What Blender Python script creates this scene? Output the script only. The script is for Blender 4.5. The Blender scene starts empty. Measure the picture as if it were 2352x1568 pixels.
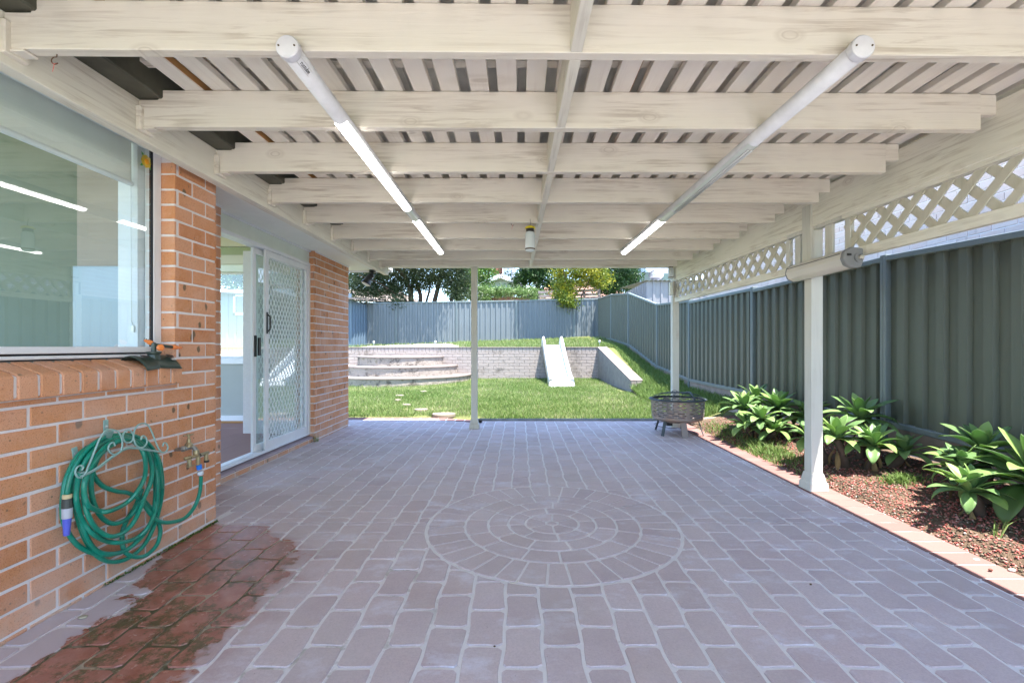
import bpy, math, random
import numpy as np
from mathutils import Vector, Matrix
random.seed(7); RNG = np.random.default_rng(11)
R = math.radians
SC = bpy.context.scene
COL = SC.collection

# ------------------------------------------------------------------ camera, sky, sun, exposure
F = 1067.0; VX, VY = 1193.0, 797.0; H = 1.11          # focal length and vanishing point, eye height
cam_d = bpy.data.cameras.new("camera"); cam = bpy.data.objects.new("camera", cam_d); COL.objects.link(cam)
cam.location = (0, 0, H); cam.rotation_euler = (R(90), 0, 0)
cam_d.sensor_width = 36; cam_d.lens = 36 * F / 2352
cam_d.shift_x = -17 / 2352; cam_d.shift_y = 13 / 2352
cam_d.clip_start = 0.05; cam_d.clip_end = 600
SC.camera = cam
SUN = Vector((0.22, -0.20, 1.0)).normalized()
world = bpy.data.worlds.new("World"); SC.world = world; world.use_nodes = True
nt = world.node_tree; nt.nodes.clear()
sky = nt.nodes.new("ShaderNodeTexSky"); sky.sky_type = 'NISHITA'; sky.sun_disc = False
sky.sun_elevation = math.asin(SUN.z); sky.sun_rotation = math.atan2(SUN.x, SUN.y)
sky.air_density = 1.0; sky.dust_density = 0.2; sky.ozone_density = 2.2
bg = nt.nodes.new("ShaderNodeBackground"); bg.inputs[1].default_value = 0.12
wo = nt.nodes.new("ShaderNodeOutputWorld")
nt.links.new(sky.outputs[0], bg.inputs[0]); nt.links.new(bg.outputs[0], wo.inputs[0])
sd = bpy.data.lights.new("sun", 'SUN'); sd.energy = 3.0; sd.angle = R(0.5); sd.color = (1, 0.955, 0.88)
so = bpy.data.objects.new("sun", sd); COL.objects.link(so)
so.rotation_euler = SUN.to_track_quat('Z', 'Y').to_euler(); so.location = SUN * 30
SC.view_settings.view_transform = 'Standard'; SC.view_settings.look = 'None'
SC.view_settings.exposure = 2.95; SC.view_settings.gamma = 1.0; SC.view_settings.use_curve_mapping = False
try:
    SC.cycles.max_bounces = 10; SC.cycles.diffuse_bounces = 6; SC.cycles.transparent_max_bounces = 16
    SC.cycles.use_denoising = True; SC.cycles.sample_clamp_indirect = 8
except Exception: pass

# ------------------------------------------------------------------ picture measurements -> metres
def at_x(px, py, X):                # point of the vertical plane x = X seen at a pixel of the 2352-wide photo
    d = X * F / (px - VX); return Vector((X, d, H + (VY - py) * d / F))
def at_y(px, py, d): return Vector(((px - VX) * d / F, d, H + (VY - py) * d / F))
def at_z(px, py, z):
    d = (H - z) * F / (py - VY); return Vector(((px - VX) * d / F, d, z))
def lawn_z(y): return max(0.0, (y - 7.0) * 0.028)

# ------------------------------------------------------------------ mesh builder
class MB:
    def __init__(s): s.V = []; s.F = []; s.M = []; s.R = []; s.U = []
    def face(s, idx, m=0, r=0.5, uv=None):
        s.F.append(tuple(idx)); s.M.append(m); s.R.append(r); s.U.append(uv)
    def poly(s, pts, m=0, r=0.5, uv=None):
        n = len(s.V); s.V += [tuple(p) for p in pts]; s.face(range(n, n + len(pts)), m, r, uv)
    def hexa(s, p, m=0, r=0.5):      # p: 8 points, bottom ring ccw then top ring
        n = len(s.V); s.V += [tuple(q) for q in p]
        for f in ((3, 2, 1, 0), (4, 5, 6, 7), (0, 1, 5, 4), (1, 2, 6, 5), (2, 3, 7, 6), (3, 0, 4, 7)):
            s.face([n + i for i in f], m, r)
    def box(s, x0, x1, y0, y1, z0, z1, m=0, r=0.5):
        s.hexa([(x0, y0, z0), (x1, y0, z0), (x1, y1, z0), (x0, y1, z0), (x0, y0, z1), (x1, y0, z1), (x1, y1, z1), (x0, y1, z1)], m, r)
    def beam(s, a, b, w, h, up=(0, 0, 1), m=0, r=0.5):   # bar from a to b, w sideways, h along up
        a = Vector(a); b = Vector(b); t = (b - a).normalized(); u = Vector(up)
        sd_ = t.cross(u).normalized(); u = sd_.cross(t).normalized()
        sd_ *= w / 2; u *= h / 2
        s.hexa([a - sd_ - u, a + sd_ - u, b + sd_ - u, b - sd_ - u, a - sd_ + u, a + sd_ + u, b + sd_ + u, b - sd_ + u], m, r)
    def extr(s, poly, axis, a, b, m=0, r=0.5):   # polygon extruded along axis; poly in the two other axes, cyclic order
        def P(q, t):
            return {'x': (t, q[0], q[1]), 'y': (q[0], t, q[1]), 'z': (q[0], q[1], t)}[axis]
        n = len(s.V); k = len(poly)
        s.V += [P(q, a) for q in poly] + [P(q, b) for q in poly]
        s.face([n + i for i in range(k)][::-1], m, r); s.face([n + k + i for i in range(k)], m, r)
        for i in range(k): j = (i + 1) % k; s.face([n + i, n + j, n + k + j, n + k + i], m, r)
    def tube(s, path, rad, n=8, closed=False, m=0, r=0.5, caps=True):
        P = [Vector(p) for p in path]; N = len(P)
        rads = rad if isinstance(rad, (list, tuple)) else [rad] * N
        T = []
        for i in range(N):
            a = P[(i - 1) % N] if (closed or i > 0) else P[i]; b = P[(i + 1) % N] if (closed or i < N - 1) else P[i]
            t = (b - a); T.append(t.normalized() if t.length > 1e-9 else Vector((0, 0, 1)))
        ref = Vector((0, 0, 1)) if abs(T[0].z) < 0.9 else Vector((1, 0, 0))
        u = T[0].cross(ref).normalized(); base = len(s.V); L = 0
        lens = []
        for i in range(N):
            if i: L += (P[i] - P[i - 1]).length
            lens.append(L)
            u = (u - T[i] * u.dot(T[i])).normalized(); v = T[i].cross(u)
            for k in range(n):
                a = 2 * math.pi * k / n; s.V.append(tuple(P[i] + (u * math.cos(a) + v * math.sin(a)) * rads[i]))
        last = N if closed else N - 1
        for i in range(last):
            j = (i + 1) % N; l0 = lens[i]; l1 = lens[j] if j else lens[i] + (P[0] - P[i]).length
            for k in range(n):
                q = (k + 1) % n
                s.face([base + i * n + k, base + i * n + q, base + j * n + q, base + j * n + k], m, r,
                       [(l0, k / n), (l0, (k + 1) / n), (l1, (k + 1) / n), (l1, k / n)])
        if not closed and caps:
            s.face([base + k for k in range(n)][::-1], m, r); s.face([base + (N - 1) * n + k for k in range(n)], m, r)
    def lathe(s, prof, c, axis=(0, 0, 1), n=20, m=0, r=0.5, caps=True):   # prof: (radius, height along axis)
        ax = Vector(axis).normalized(); ref = Vector((0, 0, 1)) if abs(ax.z) < 0.9 else Vector((1, 0, 0))
        u = ax.cross(ref).normalized(); v = ax.cross(u); c = Vector(c); b = len(s.V)
        for (rr, hh) in prof:
            for k in range(n):
                a = 2 * math.pi * k / n; s.V.append(tuple(c + ax * hh + (u * math.cos(a) + v * math.sin(a)) * max(rr, 1e-4)))
        for i in range(len(prof) - 1):
            for k in range(n):
                q = (k + 1) % n; s.face([b + i * n + k, b + (i + 1) * n + k, b + (i + 1) * n + q, b + i * n + q], m, r)
        if caps:
            s.face([b + k for k in range(n)], m, r); s.face([b + (len(prof) - 1) * n + k for k in range(n)][::-1], m, r)
    def build(s, name, mats, parent=None, smooth=False, bevel=0, seg=1, solid=0, uv=False):
        me = bpy.data.meshes.new(name)
        org = Vector(parent.get('_o', (0, 0, 0))) if parent else Vector((0, 0, 0))
        V = [(p[0] - org.x, p[1] - org.y, p[2] - org.z) for p in s.V] if org.length else s.V
        me.from_pydata(V, [], s.F)
        mats = mats if isinstance(mats, (list, tuple)) else [mats]
        for mm in mats: me.materials.append(mm)
        if len(mats) > 1: me.polygons.foreach_set("material_index", s.M)
        at = me.attributes.new("rnd", 'FLOAT', 'FACE'); at.data.foreach_set("value", s.R)
        if uv:
            ul = me.uv_layers.new(name="UVMap"); buf = []
            for f, uu in zip(s.F, s.U): buf += [c for q in (uu or [(0, 0)] * len(f)) for c in q]
            ul.data.foreach_set("uv", buf)
        if smooth: me.polygons.foreach_set("use_smooth", [True] * len(me.polygons))
        me.update()
        o = bpy.data.objects.new(name, me); COL.objects.link(o)
        if parent: o.parent = parent
        if parent: o['_o'] = tuple(org)
        if solid: md = o.modifiers.new("solid", 'SOLIDIFY'); md.thickness = solid; md.offset = 0
        if bevel:
            md = o.modifiers.new("bevel", 'BEVEL'); md.width = bevel; md.segments = seg; md.limit_method = 'ANGLE'
            md.angle_limit = R(40)
        return o

def fast_mesh(name, V, Fc, rnd, mat, parent=None, smooth=False):   # numpy arrays, all faces same size
    me = bpy.data.meshes.new(name); V = np.asarray(V, np.float32); Fc = np.asarray(Fc, np.int32)
    k = Fc.shape[1]
    me.vertices.add(len(V)); me.vertices.foreach_set("co", V.ravel())
    me.loops.add(Fc.size); me.loops.foreach_set("vertex_index", Fc.ravel())
    me.polygons.add(len(Fc)); me.polygons.foreach_set("loop_start", np.arange(0, Fc.size, k, dtype=np.int32))
    me.polygons.foreach_set("loop_total", np.full(len(Fc), k, dtype=np.int32))
    me.update(calc_edges=True)
    at = me.attributes.new("rnd", 'FLOAT', 'FACE'); at.data.foreach_set("value", np.asarray(rnd, np.float32))
    if smooth: me.polygons.foreach_set("use_smooth", [True] * len(Fc))
    for mm in (mat if isinstance(mat, (list, tuple)) else [mat]): me.materials.append(mm)
    o = bpy.data.objects.new(name, me); COL.objects.link(o)
    if parent: o.parent = parent
    return o

def tag(o, label=None, cat=None, group=None, kind=None):
    if label: o['label'] = label
    if cat: o['category'] = cat
    if group: o['group'] = group
    if kind: o['kind'] = kind
    return o
def thing(name, label, cat, loc=(0, 0, 0), group=None):
    o = bpy.data.objects.new(name, None); COL.objects.link(o); o.location = loc; o.empty_display_size = .1
    o['_o'] = tuple(loc); return tag(o, label, cat, group)

# ------------------------------------------------------------------ materials
MATS = {}
class NT:
    def __init__(s, name):
        s.m = bpy.data.materials.new(name); s.m.use_nodes = True; s.t = s.m.node_tree; s.t.nodes.clear()
        s.out = s.n("ShaderNodeOutputMaterial"); s.b = s.n("ShaderNodeBsdfPrincipled"); s.l(s.b.outputs[0], s.out.inputs[0])
    def n(s, t, **kw):
        x = s.t.nodes.new(t)
        for k, v in kw.items(): setattr(x, k, v)
        return x
    def l(s, a, b): s.t.links.new(a, b)
    def set(s, node, i, v):
        if hasattr(v, 'node'): s.l(v, node.inputs[i])
        else: node.inputs[i].default_value = v
    def coord(s, scale=(1, 1, 1), kind='Object', loc=(0, 0, 0)):
        c = s.n("ShaderNodeTexCoord"); mp = s.n("ShaderNodeMapping"); s.l(c.outputs[kind], mp.inputs[0])
        mp.inputs['Scale'].default_value = scale; mp.inputs['Location'].default_value = loc; return mp.outputs[0]
    def noise(s, vec, scale=5, detail=4, rough=.55, dist=0):
        x = s.n("ShaderNodeTexNoise"); s.l(vec, x.inputs['Vector']); x.inputs['Scale'].default_value = scale
        x.inputs['Detail'].default_value = detail; x.inputs['Roughness'].default_value = rough
        x.inputs['Distortion'].default_value = dist; return x.outputs['Fac']
    def voro(s, vec, scale=5, out='Distance', feature='F1', rnd=1.0):
        x = s.n("ShaderNodeTexVoronoi"); x.feature = feature; s.l(vec, x.inputs['Vector']); x.inputs['Scale'].default_value = scale
        x.inputs['Randomness'].default_value = rnd; return x.outputs[out]
    def ramp(s, fac, stops, interp='LINEAR'):
        x = s.n("ShaderNodeValToRGB"); x.color_ramp.interpolation = interp; e = x.color_ramp.elements
        while len(e) < len(stops): e.new(.5)
        for q, (p, c) in zip(e, stops): q.position = p; q.color = tuple(c) + (1,) if hasattr(c, '__len__') else (c, c, c, 1)
        s.l(fac, x.inputs[0]); return x.outputs[0]
    def mix(s, fac, a, b, mode='MIX'):
        x = s.n("ShaderNodeMix", data_type='RGBA', blend_type=mode)
        for i, v in ((0, fac), (6, a), (7, b)):
            if hasattr(v, 'node'): s.l(v, x.inputs[i])
            else: x.inputs[i].default_value = (v if i == 0 else (tuple(v) + (1,) if len(v) == 3 else v))
        return x.outputs[2]
    def math(s, op, a, b=0.0, c=None, clamp=False):
        x = s.n("ShaderNodeMath", operation=op); x.use_clamp = clamp
        for i, v in enumerate((a, b) + ((c,) if c is not None else ())): s.set(x, i, v)
        return x.outputs[0]
    def attr(s, name='rnd'):
        x = s.n("ShaderNodeAttribute"); x.attribute_name = name; return x.outputs['Fac']
    def bump(s, hgt, dist=.01, strength=.5):
        x = s.n("ShaderNodeBump"); x.inputs['Strength'].default_value = strength; x.inputs['Distance'].default_value = dist
        s.l(hgt, x.inputs['Height']); s.l(x.outputs[0], s.b.inputs['Normal']); return x.outputs[0]
    def fin(s, col, rough=.6, spec=.4, metal=0.0):
        s.set(s.b, 'Base Color', col if hasattr(col, 'node') else tuple(col) + (1,)); s.set(s.b, 'Roughness', rough)
        s.b.inputs['Specular IOR Level'].default_value = spec; s.b.inputs['Metallic'].default_value = metal; return s.m

def plain(name, col, rough=.5, spec=.4, metal=0.0, var=.12, scale=6, bump=0.0, bscale=60):
    t = NT(name); v = t.coord()
    n = t.noise(v, scale, 5, .6)
    c = t.mix(t.ramp(n, [(.3, 0.0), (.7, 1.0)]), tuple(x * (1 - var) for x in col), tuple(min(1, x * (1 + var * .6)) for x in col))
    if bump: t.bump(t.noise(v, bscale, 3), .004, bump)
    return t.fin(c, rough, spec, metal)

def wood(name, axis, light=(.75, .70, .605), dark=(.44, .37, .29), amount=.75):
    t = NT(name)
    sc = {'x': (1.3, 26, 26), 'y': (26, 1.3, 26), 'z': (26, 26, 1.3)}[axis]
    v = t.coord(sc); v2 = t.coord()
    g = t.noise(v, 1.6, 6, .65, .8)
    patch = t.noise(v2, 1.7, 3, .6)
    m = t.math('MULTIPLY', t.ramp(g, [(.48, 0.0), (.64, 1.0)]), t.ramp(patch, [(.42, .10), (.60, 1.0)]))
    m = t.math('MULTIPLY', m, amount)
    c = t.mix(m, light, dark)
    # knots: sparse, elongated along the grain
    ks = {'x': (1.9, .6, 3.6), 'y': (.6, 1.9, 3.6), 'z': (3.6, 3.6, 1.6)}[axis]
    kd = t.voro(t.coord(ks), 1.5)
    kn = t.ramp(kd, [(.0, (.1, .1, .1)), (.06, (.25, .25, .25)), (.085, (1, 1, 1)), (.10, (.2, .2, .2)), (.13, (.5, .5, .5)), (.19, (0, 0, 0))])
    kf = t.math('MULTIPLY', kn, .75)
    c = t.mix(kf, c, (.50, .44, .36))
    cl = t.noise(v2, 5.0, 3); c = t.mix(t.ramp(cl, [(.4, 0.0), (.75, .30)]), c, tuple(x * .86 for x in light))
    t.bump(g, .004, .35)
    return t.fin(c, .62, .3)

def brick_mat(name, c0, c1, c2, dark=1.0):
    t = NT(name); v = t.coord(); r = t.math('ADD', t.math('MULTIPLY', t.attr(), .75), t.math('MULTIPLY', t.noise(t.coord(), 3.0, 3), .25))
    c = t.ramp(r, [(0, c0), (.5, c1), (1, c2)])
    n = t.noise(v, 7, 6, .66); c = t.mix(t.math('MULTIPLY', t.ramp(n, [(.40, 0.0), (.64, 1.0)]), .5), c, c2)
    f = t.noise(v, 210, 3, .7); c = t.mix(t.math('MULTIPLY', t.ramp(f, [(.56, 0.0), (.64, 1.0)]), .62 * dark), c, (.22, .07, .03))
    f3 = t.noise(v, 70, 3, .7); c = t.mix(t.math('MULTIPLY', t.ramp(f3, [(.58, 0.0), (.70, 1.0)]), .35), c, (.62, .42, .3))
    vd2 = t.voro(v, 30); pit = t.math('MULTIPLY', t.ramp(vd2, [(.10, 1.0), (.17, 0.0)]), t.ramp(t.noise(v, 6.3, 3), [(.50, 0.0), (.56, 1.0)])); c = t.mix(t.math('MULTIPLY', pit, .7 * dark), c, (.13, .10, .065))
    vd = t.voro(t.coord((1, 1.1, .8)), 8.5); mask = t.ramp(t.noise(v, 4.1, 3), [(.44, 0.0), (.48, 1.0)])
    j = t.math('ADD', vd, t.math('MULTIPLY', t.noise(v, 90, 3), .10))
    sp = t.math('MULTIPLY', t.ramp(j, [(.17, 1.0), (.215, 0.0)]), mask)
    c = t.mix(t.math('MULTIPLY', sp, .85 * dark), c, (.10, .085, .055))
    cw = t.n("ShaderNodeNewGeometry"); sz = t.n("ShaderNodeSeparateXYZ"); t.l(cw.outputs['Position'], sz.inputs[0])
    ft = t.math('MULTIPLY', t.math('SUBTRACT', 1.0, t.math('DIVIDE', sz.outputs[2], .16, clamp=True)), t.ramp(t.noise(v, 8, 5, .7), [(.38, 0.0), (.6, .75)]))
    c = t.mix(ft, c, (.50, .42, .36))
    ch_ = t.ramp(t.noise(v, 2.4, 4, .6), [(.50, 0.0), (.66, .35)]); c = t.mix(ch_, c, (.66, .45, .38))
    hgt = t.math('ADD', t.math('MULTIPLY', t.noise(v, 160, 4, .7), .6), t.math('MULTIPLY', n, .5))
    t.bump(hgt, .003, .55)
    return t.fin(c, .85, .25)

def mortar_mat(name, col):
    t = NT(name); v = t.coord(); n = t.noise(v, 40, 4, .7)
    c = t.mix(n, tuple(x * .8 for x in col), col); t.bump(t.noise(v, 140, 3), .004, .7); return t.fin(c, .95, .15)

def glass_mat(name, tint=(.93, .97, .95), boost=1.6):
    t = NT(name); t.t.nodes.remove(t.b)
    tr = t.n("ShaderNodeBsdfTransparent"); tr.inputs[0].default_value = tint + (1,)
    gl = t.n("ShaderNodeBsdfGlossy"); gl.inputs['Roughness'].default_value = .004; gl.inputs[0].default_value = (.95, 1, .98, 1)
    lw = t.n("ShaderNodeLayerWeight"); lw.inputs[0].default_value = .5
    k = t.math('MULTIPLY', t.math('ADD', .04, t.math('MULTIPLY', t.math('POWER', lw.outputs['Facing'], 4.0), .96)), boost, clamp=True)
    mx = t.n("ShaderNodeMixShader"); t.l(k, mx.inputs[0]); t.l(tr.outputs[0], mx.inputs[1]); t.l(gl.outputs[0], mx.inputs[2])
    t.l(mx.outputs[0], t.out.inputs[0]); return t.m

def leaf_mat(name, stops, trans=.35, rough=.5, spec=.35):
    t = NT(name); r = t.attr(); c = t.ramp(r, stops)
    n = t.noise(t.coord(), 3.0, 2); c = t.mix(t.math('MULTIPLY', n, .25), c, tuple(x * .6 for x in stops[0][1]))
    t.fin(c, rough, spec)
    tl = t.n("ShaderNodeBsdfTranslucent"); t.l(c, tl.inputs[0])
    mx = t.n("ShaderNodeMixShader"); mx.inputs[0].default_value = trans
    t.l(t.b.outputs[0], mx.inputs[1]); t.l(tl.outputs[0], mx.inputs[2]); t.l(mx.outputs[0], t.out.inputs[0]); return t.m

def emit_mat(name, col, strength):
    t = NT(name); t.fin(col, .4, .4); t.b.inputs['Emission Color'].default_value = col + (1,); t.b.inputs['Emission Strength'].default_value = strength
    return t.m

M = {}
M['wx'] = wood('painted timber along x', 'x'); M['wy'] = wood('painted timber along y', 'y', (.76, .73, .63), (.48, .43, .34), .8)
M['wz'] = wood('painted timber upright', 'z', (.60, .59, .53), (.40, .38, .33), .5)
M['batten'] = wood('painted batten', 'y', (.79, .745, .67), (.58, .5, .44), .35)
M['rawb'] = wood('bare batten edge', 'y', (.42, .22, .08), (.3, .14, .05), .5)
M['lat'] = wood('lattice timber', 'z', (.56, .53, .44), (.42, .39, .31), .35)
M['white'] = plain('white powder coat', (.74, .76, .80), .35, .5, var=.04)
M['eave'] = plain('eave sheet paint', (.78, .79, .74), .6, .3, var=.04)
M['lintel'] = plain('lintel paint', (.74, .79, .72), .5, .35, var=.06)
M['gutter'] = plain('old dark gutter metal', (.075, .075, .055), .5, .4, var=.35, scale=9)
M['sheet'] = plain('roof sheet underside', (.72, .71, .65), .55, .4, var=.25, scale=3)
M['brick'] = brick_mat('orange pink clay brick', (.47, .185, .08), (.60, .275, .13), (.66, .37, .25))
M['mortar'] = mortar_mat('pale mortar', (.80, .76, .77))
M['blind'] = plain('roller blind cloth', (.80, .82, .80), .9, .1, var=.03)
M['glass'] = glass_mat('window glass', boost=3.0)
M['glassd'] = glass_mat('door glass', (.50, .58, .54), 2.6)
M['rubber'] = plain('black seal', (.015, .015, .02), .6, .3)
M['inwall'] = plain('interior wall paint', (.60, .585, .50), .8, .2, var=.03)
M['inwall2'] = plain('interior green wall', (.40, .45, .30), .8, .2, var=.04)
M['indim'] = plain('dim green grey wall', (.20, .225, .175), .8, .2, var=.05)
M['inbeige'] = plain('beige curtain', (.40, .345, .30), .8, .2, var=.04)
M['wallgrey'] = plain('interior grey paint', (.40, .42, .40), .8, .2, var=.03)
M['tile'] = plain('white splash panel', (.30, .385, .46), .2, .5, var=.02)
M['floorwood'] = wood('laminate floor', 'y', (.28, .15, .13), (.2, .1, .085), .6)
M['black'] = plain('black plastic', (.02, .02, .022), .35, .5, var=.2)
M['alu'] = plain('raw aluminium', (.55, .56, .56), .35, .5, metal=.6, var=.06)

# ------------------------------------------------------------------ brick laying
def lay(mb, O, u, n, L, z0, z1, uph=0.0, zp=.02, pitch=.2285, course=.0857, joint=.0125, proud=.004, depth=.02, holes=(), par=0):
    """running bond on a wall face: O = origin (x,y), u = direction along, n = outward normal (2D)."""
    O = Vector((O[0], O[1])); u = Vector(u); n = Vector(n)
    def P(a, z, d): q = O + u * a + n * d; return (q.x, q.y, z)
    k0 = int(math.floor((z0 - zp) / course)); k1 = int(math.ceil((z1 - zp) / course))
    for k in range(k0, k1):
        a0 = max(z0, zp + k * course + joint / 2); a1 = min(z1, zp + (k + 1) * course - joint / 2)
        if a1 - a0 < .012: continue
        off = uph + (pitch / 2 if (k + par) % 2 else 0)
        i0 = int(math.floor((0 - off) / pitch)) - 1
        for i in range(i0, int(L / pitch) + 3):
            s0 = max(0, off + i * pitch + joint / 2); s1 = min(L, off + (i + 1) * pitch - joint / 2)
            if s1 - s0 < .015: continue
            segs = [(s0, s1)]
            for (h0, h1, hz0, hz1) in holes:
                if a1 > hz0 + .01 and a0 < hz1 - .01:
                    ns = []
                    for (p, q) in segs:
                        if q <= h0 or p >= h1: ns.append((p, q)); continue
                        if p < h0 - .02: ns.append((p, h0))
                        if q > h1 + .02: ns.append((h1, q))
                    segs = ns
            for (p, q) in segs:
                jt = [random.uniform(-.0022, .0022) for _ in range(4)]; pr = proud + random.uniform(-.001, .0015)
                b = [P(p, a0 + jt[0], -depth), P(q, a0 + jt[1], -depth), P(q, a0 + jt[1], pr), P(p, a0 + jt[0], pr),
                     P(p, a1 + jt[2], -depth), P(q, a1 + jt[3], -depth), P(q, a1 + jt[3], pr), P(p, a1 + jt[2], pr)]
                if (u.x * n.y - u.y * n.x) < 0: b = [b[1], b[0], b[3], b[2], b[5], b[4], b[7], b[6]]
                mb.hexa(b, 0, random.random())

# ================================================================== GROUND
def grid(name, x0, x1, y0, y1, nx, ny, zf, mat, kind='structure', clip=None):
    V = []; Fc = []
    for j in range(ny + 1):
        for i in range(nx + 1):
            x = x0 + (x1 - x0) * i / nx; y = y0 + (y1 - y0) * j / ny
            V.append((x, y, zf(x, y)))
    for j in range(ny):
        for i in range(nx):
            a = j * (nx + 1) + i; Fc.append((a, a + 1, a + nx + 2, a + nx + 1))
    o = fast_mesh(name, V, Fc, np.zeros(len(Fc)), mat, smooth=True); tag(o, kind=kind); return o

t = NT('soil and dry grass'); v = t.coord()
c = t.mix(t.noise(v, 1.1, 5, .6), (.075, .11, .03), (.17, .15, .075)); c = t.mix(t.ramp(t.noise(v, 25, 4), [(.4, 0.0), (.7, .6)]), c, (.10, .13, .04))
t.bump(t.noise(v, 30, 4), .03, .8); M['lawn'] = t.fin(c, .95, .1)
t = NT('garden soil'); v = t.coord()
c = t.mix(t.noise(v, 9, 5, .7), (.07, .045, .03), (.17, .12, .085)); t.bump(t.noise(v, 45, 5, .7), .02, 1.0); M['soil'] = t.fin(c, .95, .1)
t = NT('pale gravel path'); v = t.coord()
c = t.ramp(t.voro(v, 30, 'Color'), [(0, (.30, .25, .21)), (1, (.48, .43, .38))]); t.bump(t.voro(v, 30), .02, .8); M['gravel'] = t.fin(c, .95, .1)

o = grid('ground', -120, 160, -60, 260, 40, 40, lambda x, y: -.30, M['lawn'])
M['bounce_pale'] = plain('pale bounce slab', (.50, .47, .43), .9, .2)
grid('unseen_bounce_slab', -3.2, 3.6, -9, -1.605, 4, 4, lambda x, y: -.01, M['bounce_pale'])  # unseen slab added behind the camera to bounce sunlight under the roof
grid('lawn', -11.5, 2.50, 6.98, 13.55, 60, 40, lambda x, y: lawn_z(y) + .012 * math.sin(x * 2.1) * math.sin(y * 1.7) - (.03 if y < 7.4 and x < -.6 else 0), M['lawn'])
def terr_z(x, y): return 1.06 + (y - 13.6) * (.03 + .012 * (x + 6)) * .9
grid('upper_terrace', -14, 2.62, 13.6, 18.2, 50, 16, terr_z, M['lawn'])
FB = [(1.7, .30), (4.17, .40), (6.53, .43), (8.97, .45), (11.06, .62), (13.36, 1.14), (15.4, 1.34), (17.5, 1.44)]   # fence bottoms (y, z)
def interp(tab, y):
    if y <= tab[0][0]: return tab[0][1]
    for (a, za), (b, zb) in zip(tab, tab[1:]):
        if y <= b: return za + (zb - za) * (y - a) / (b - a)
    return tab[-1][1]
SW = [(6.5, .05), (9.6, .08), (10.3, .22), (12, .72), (13.5, 1.10), (17.5, 1.25)]
def bank_z(x, y):
    zl = interp(SW, y); zr = interp(FB, y) - (.17 if y < 9 else .10); s = min(1, max(0, (x - 2.45) / .8)); s = s * s * (3 - 2 * s)
    return zl + (zr - zl) * s + .01 * math.sin(9 * x + 5 * y)
grid('grass_bank', 2.46, 3.42, 6.62, 17.6, 14, 90, bank_z, M['lawn'])
def bed_z(x, y): return -.012 + .05 * min(1, max(0, (x - 2.43) / .10)) + .14 * min(1, max(0, (x - 2.43) / .8)) + .012 * math.sin(7 * x + 3 * y) * math.sin(5 * y)
grid('garden_bed', 2.42, 3.40, -1.5, 6.62, 30, 90, bed_z, M['soil'])

# ------------------------------------------------------------------ stencilled paving
t = NT('stencilled paving'); v = t.coord(); r = t.attr()
base = t.ramp(r, [(0, (.42, .33, .335)), (.5, (.49, .395, .40)), (.85, (.53, .43, .435)), (1, (.46, .36, .345))])
base = t.mix(t.math('MULTIPLY', t.ramp(t.noise(v, 2.2, 6, .68), [(.38, 0.0), (.62, 1.0)]), .55), base, (.57, .50, .50))
base = t.mix(t.math('MULTIPLY', t.ramp(t.noise(v, 130, 3, .75), [(.40, 0.0), (.62, 1.0)]), .34), base, (.31, .25, .27))
chalk = t.math('MULTIPLY', t.ramp(t.noise(t.coord((1, 1.6, 1)), 2.6, 7, .72), [(.54, 0.0), (.68, .55)]), 1.0)
base = t.mix(chalk, base, (.66, .66, .74))
dirt = t.ramp(t.noise(t.coord((1, .8, 1)), .9, 6, .7), [(.46, 0.0), (.62, .40)]); base = t.mix(dirt, base, (.40, .345, .315))
spk = t.ramp(t.voro(v, 38), [(.06, .75), (.10, 0.0)]); spk = t.math('MULTIPLY', spk, t.ramp(t.noise(v, 5, 2), [(.55, 0.0), (.62, 1.0)])); base = t.mix(spk, base, (.20, .15, .13))
# wet, mossy patch below the tap (a stain with a shape of its own)
sep = t.n("ShaderNodeSeparateXYZ"); t.l(v, sep.inputs[0]); X, Y = sep.outputs[0], sep.outputs[1]
wob = t.math('MULTIPLY', t.math('SUBTRACT', t.noise(v, 7, 5, .62), .5), .42)
wob2 = t.math('MULTIPLY', t.math('SUBTRACT', t.noise(v, 3, 3, .5), .5), .25)
def edge(a, b, w=.02): return t.math('DIVIDE', t.math('SUBTRACT', a, b), w, clamp=True)
Xw = t.math('ADD', X, t.math('ADD', wob, wob2))
left = edge(Xw, t.math('ADD', -1.70, t.math('MULTIPLY', t.math('MAXIMUM', t.math('SUBTRACT', Y, 2.12), 0.0), -.75)))
rightb = t.math('ADD', -1.15, t.math('MULTIPLY', t.math('MAXIMUM', t.math('SUBTRACT', Y, 2.42), 0.0), -.9))
right = t.math('SUBTRACT', 1.0, edge(Xw, rightb, .035))
far = t.math('SUBTRACT', 1.0, edge(t.math('ADD', Y, wob2), 2.86))
wet = t.math('MULTIPLY', t.math('MULTIPLY', left, right), far)
wetc = t.mix(t.ramp(t.noise(v, 12, 4, .6), [(.35, 0.0), (.7, 1.0)]), (.28, .10, .065), (.40, .19, .145))
moss = t.ramp(t.noise(t.coord((1.1, 1, 1)), 6.0, 8, .82), [(.49, 0.0), (.56, .88)])
mossb = t.math('MULTIPLY', moss, t.math('SUBTRACT', 1.0, edge(Y, 2.05, .75)))
wetc = t.mix(mossb, wetc, (.085, .078, .032))
damp = t.math('MULTIPLY', t.math('MULTIPLY', edge(t.math('ADD', Xw, .05), -1.70, .10), t.math('SUBTRACT', 1.0, edge(Xw, t.math('ADD', rightb, .0), .16))), t.math('SUBTRACT', 1.0, edge(t.math('ADD', Y, wob2), 2.86, .12)))
base = t.mix(t.math('MULTIPLY', damp, .55), base, (.34, .22, .20))
col = t.mix(wet, base, wetc)
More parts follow.
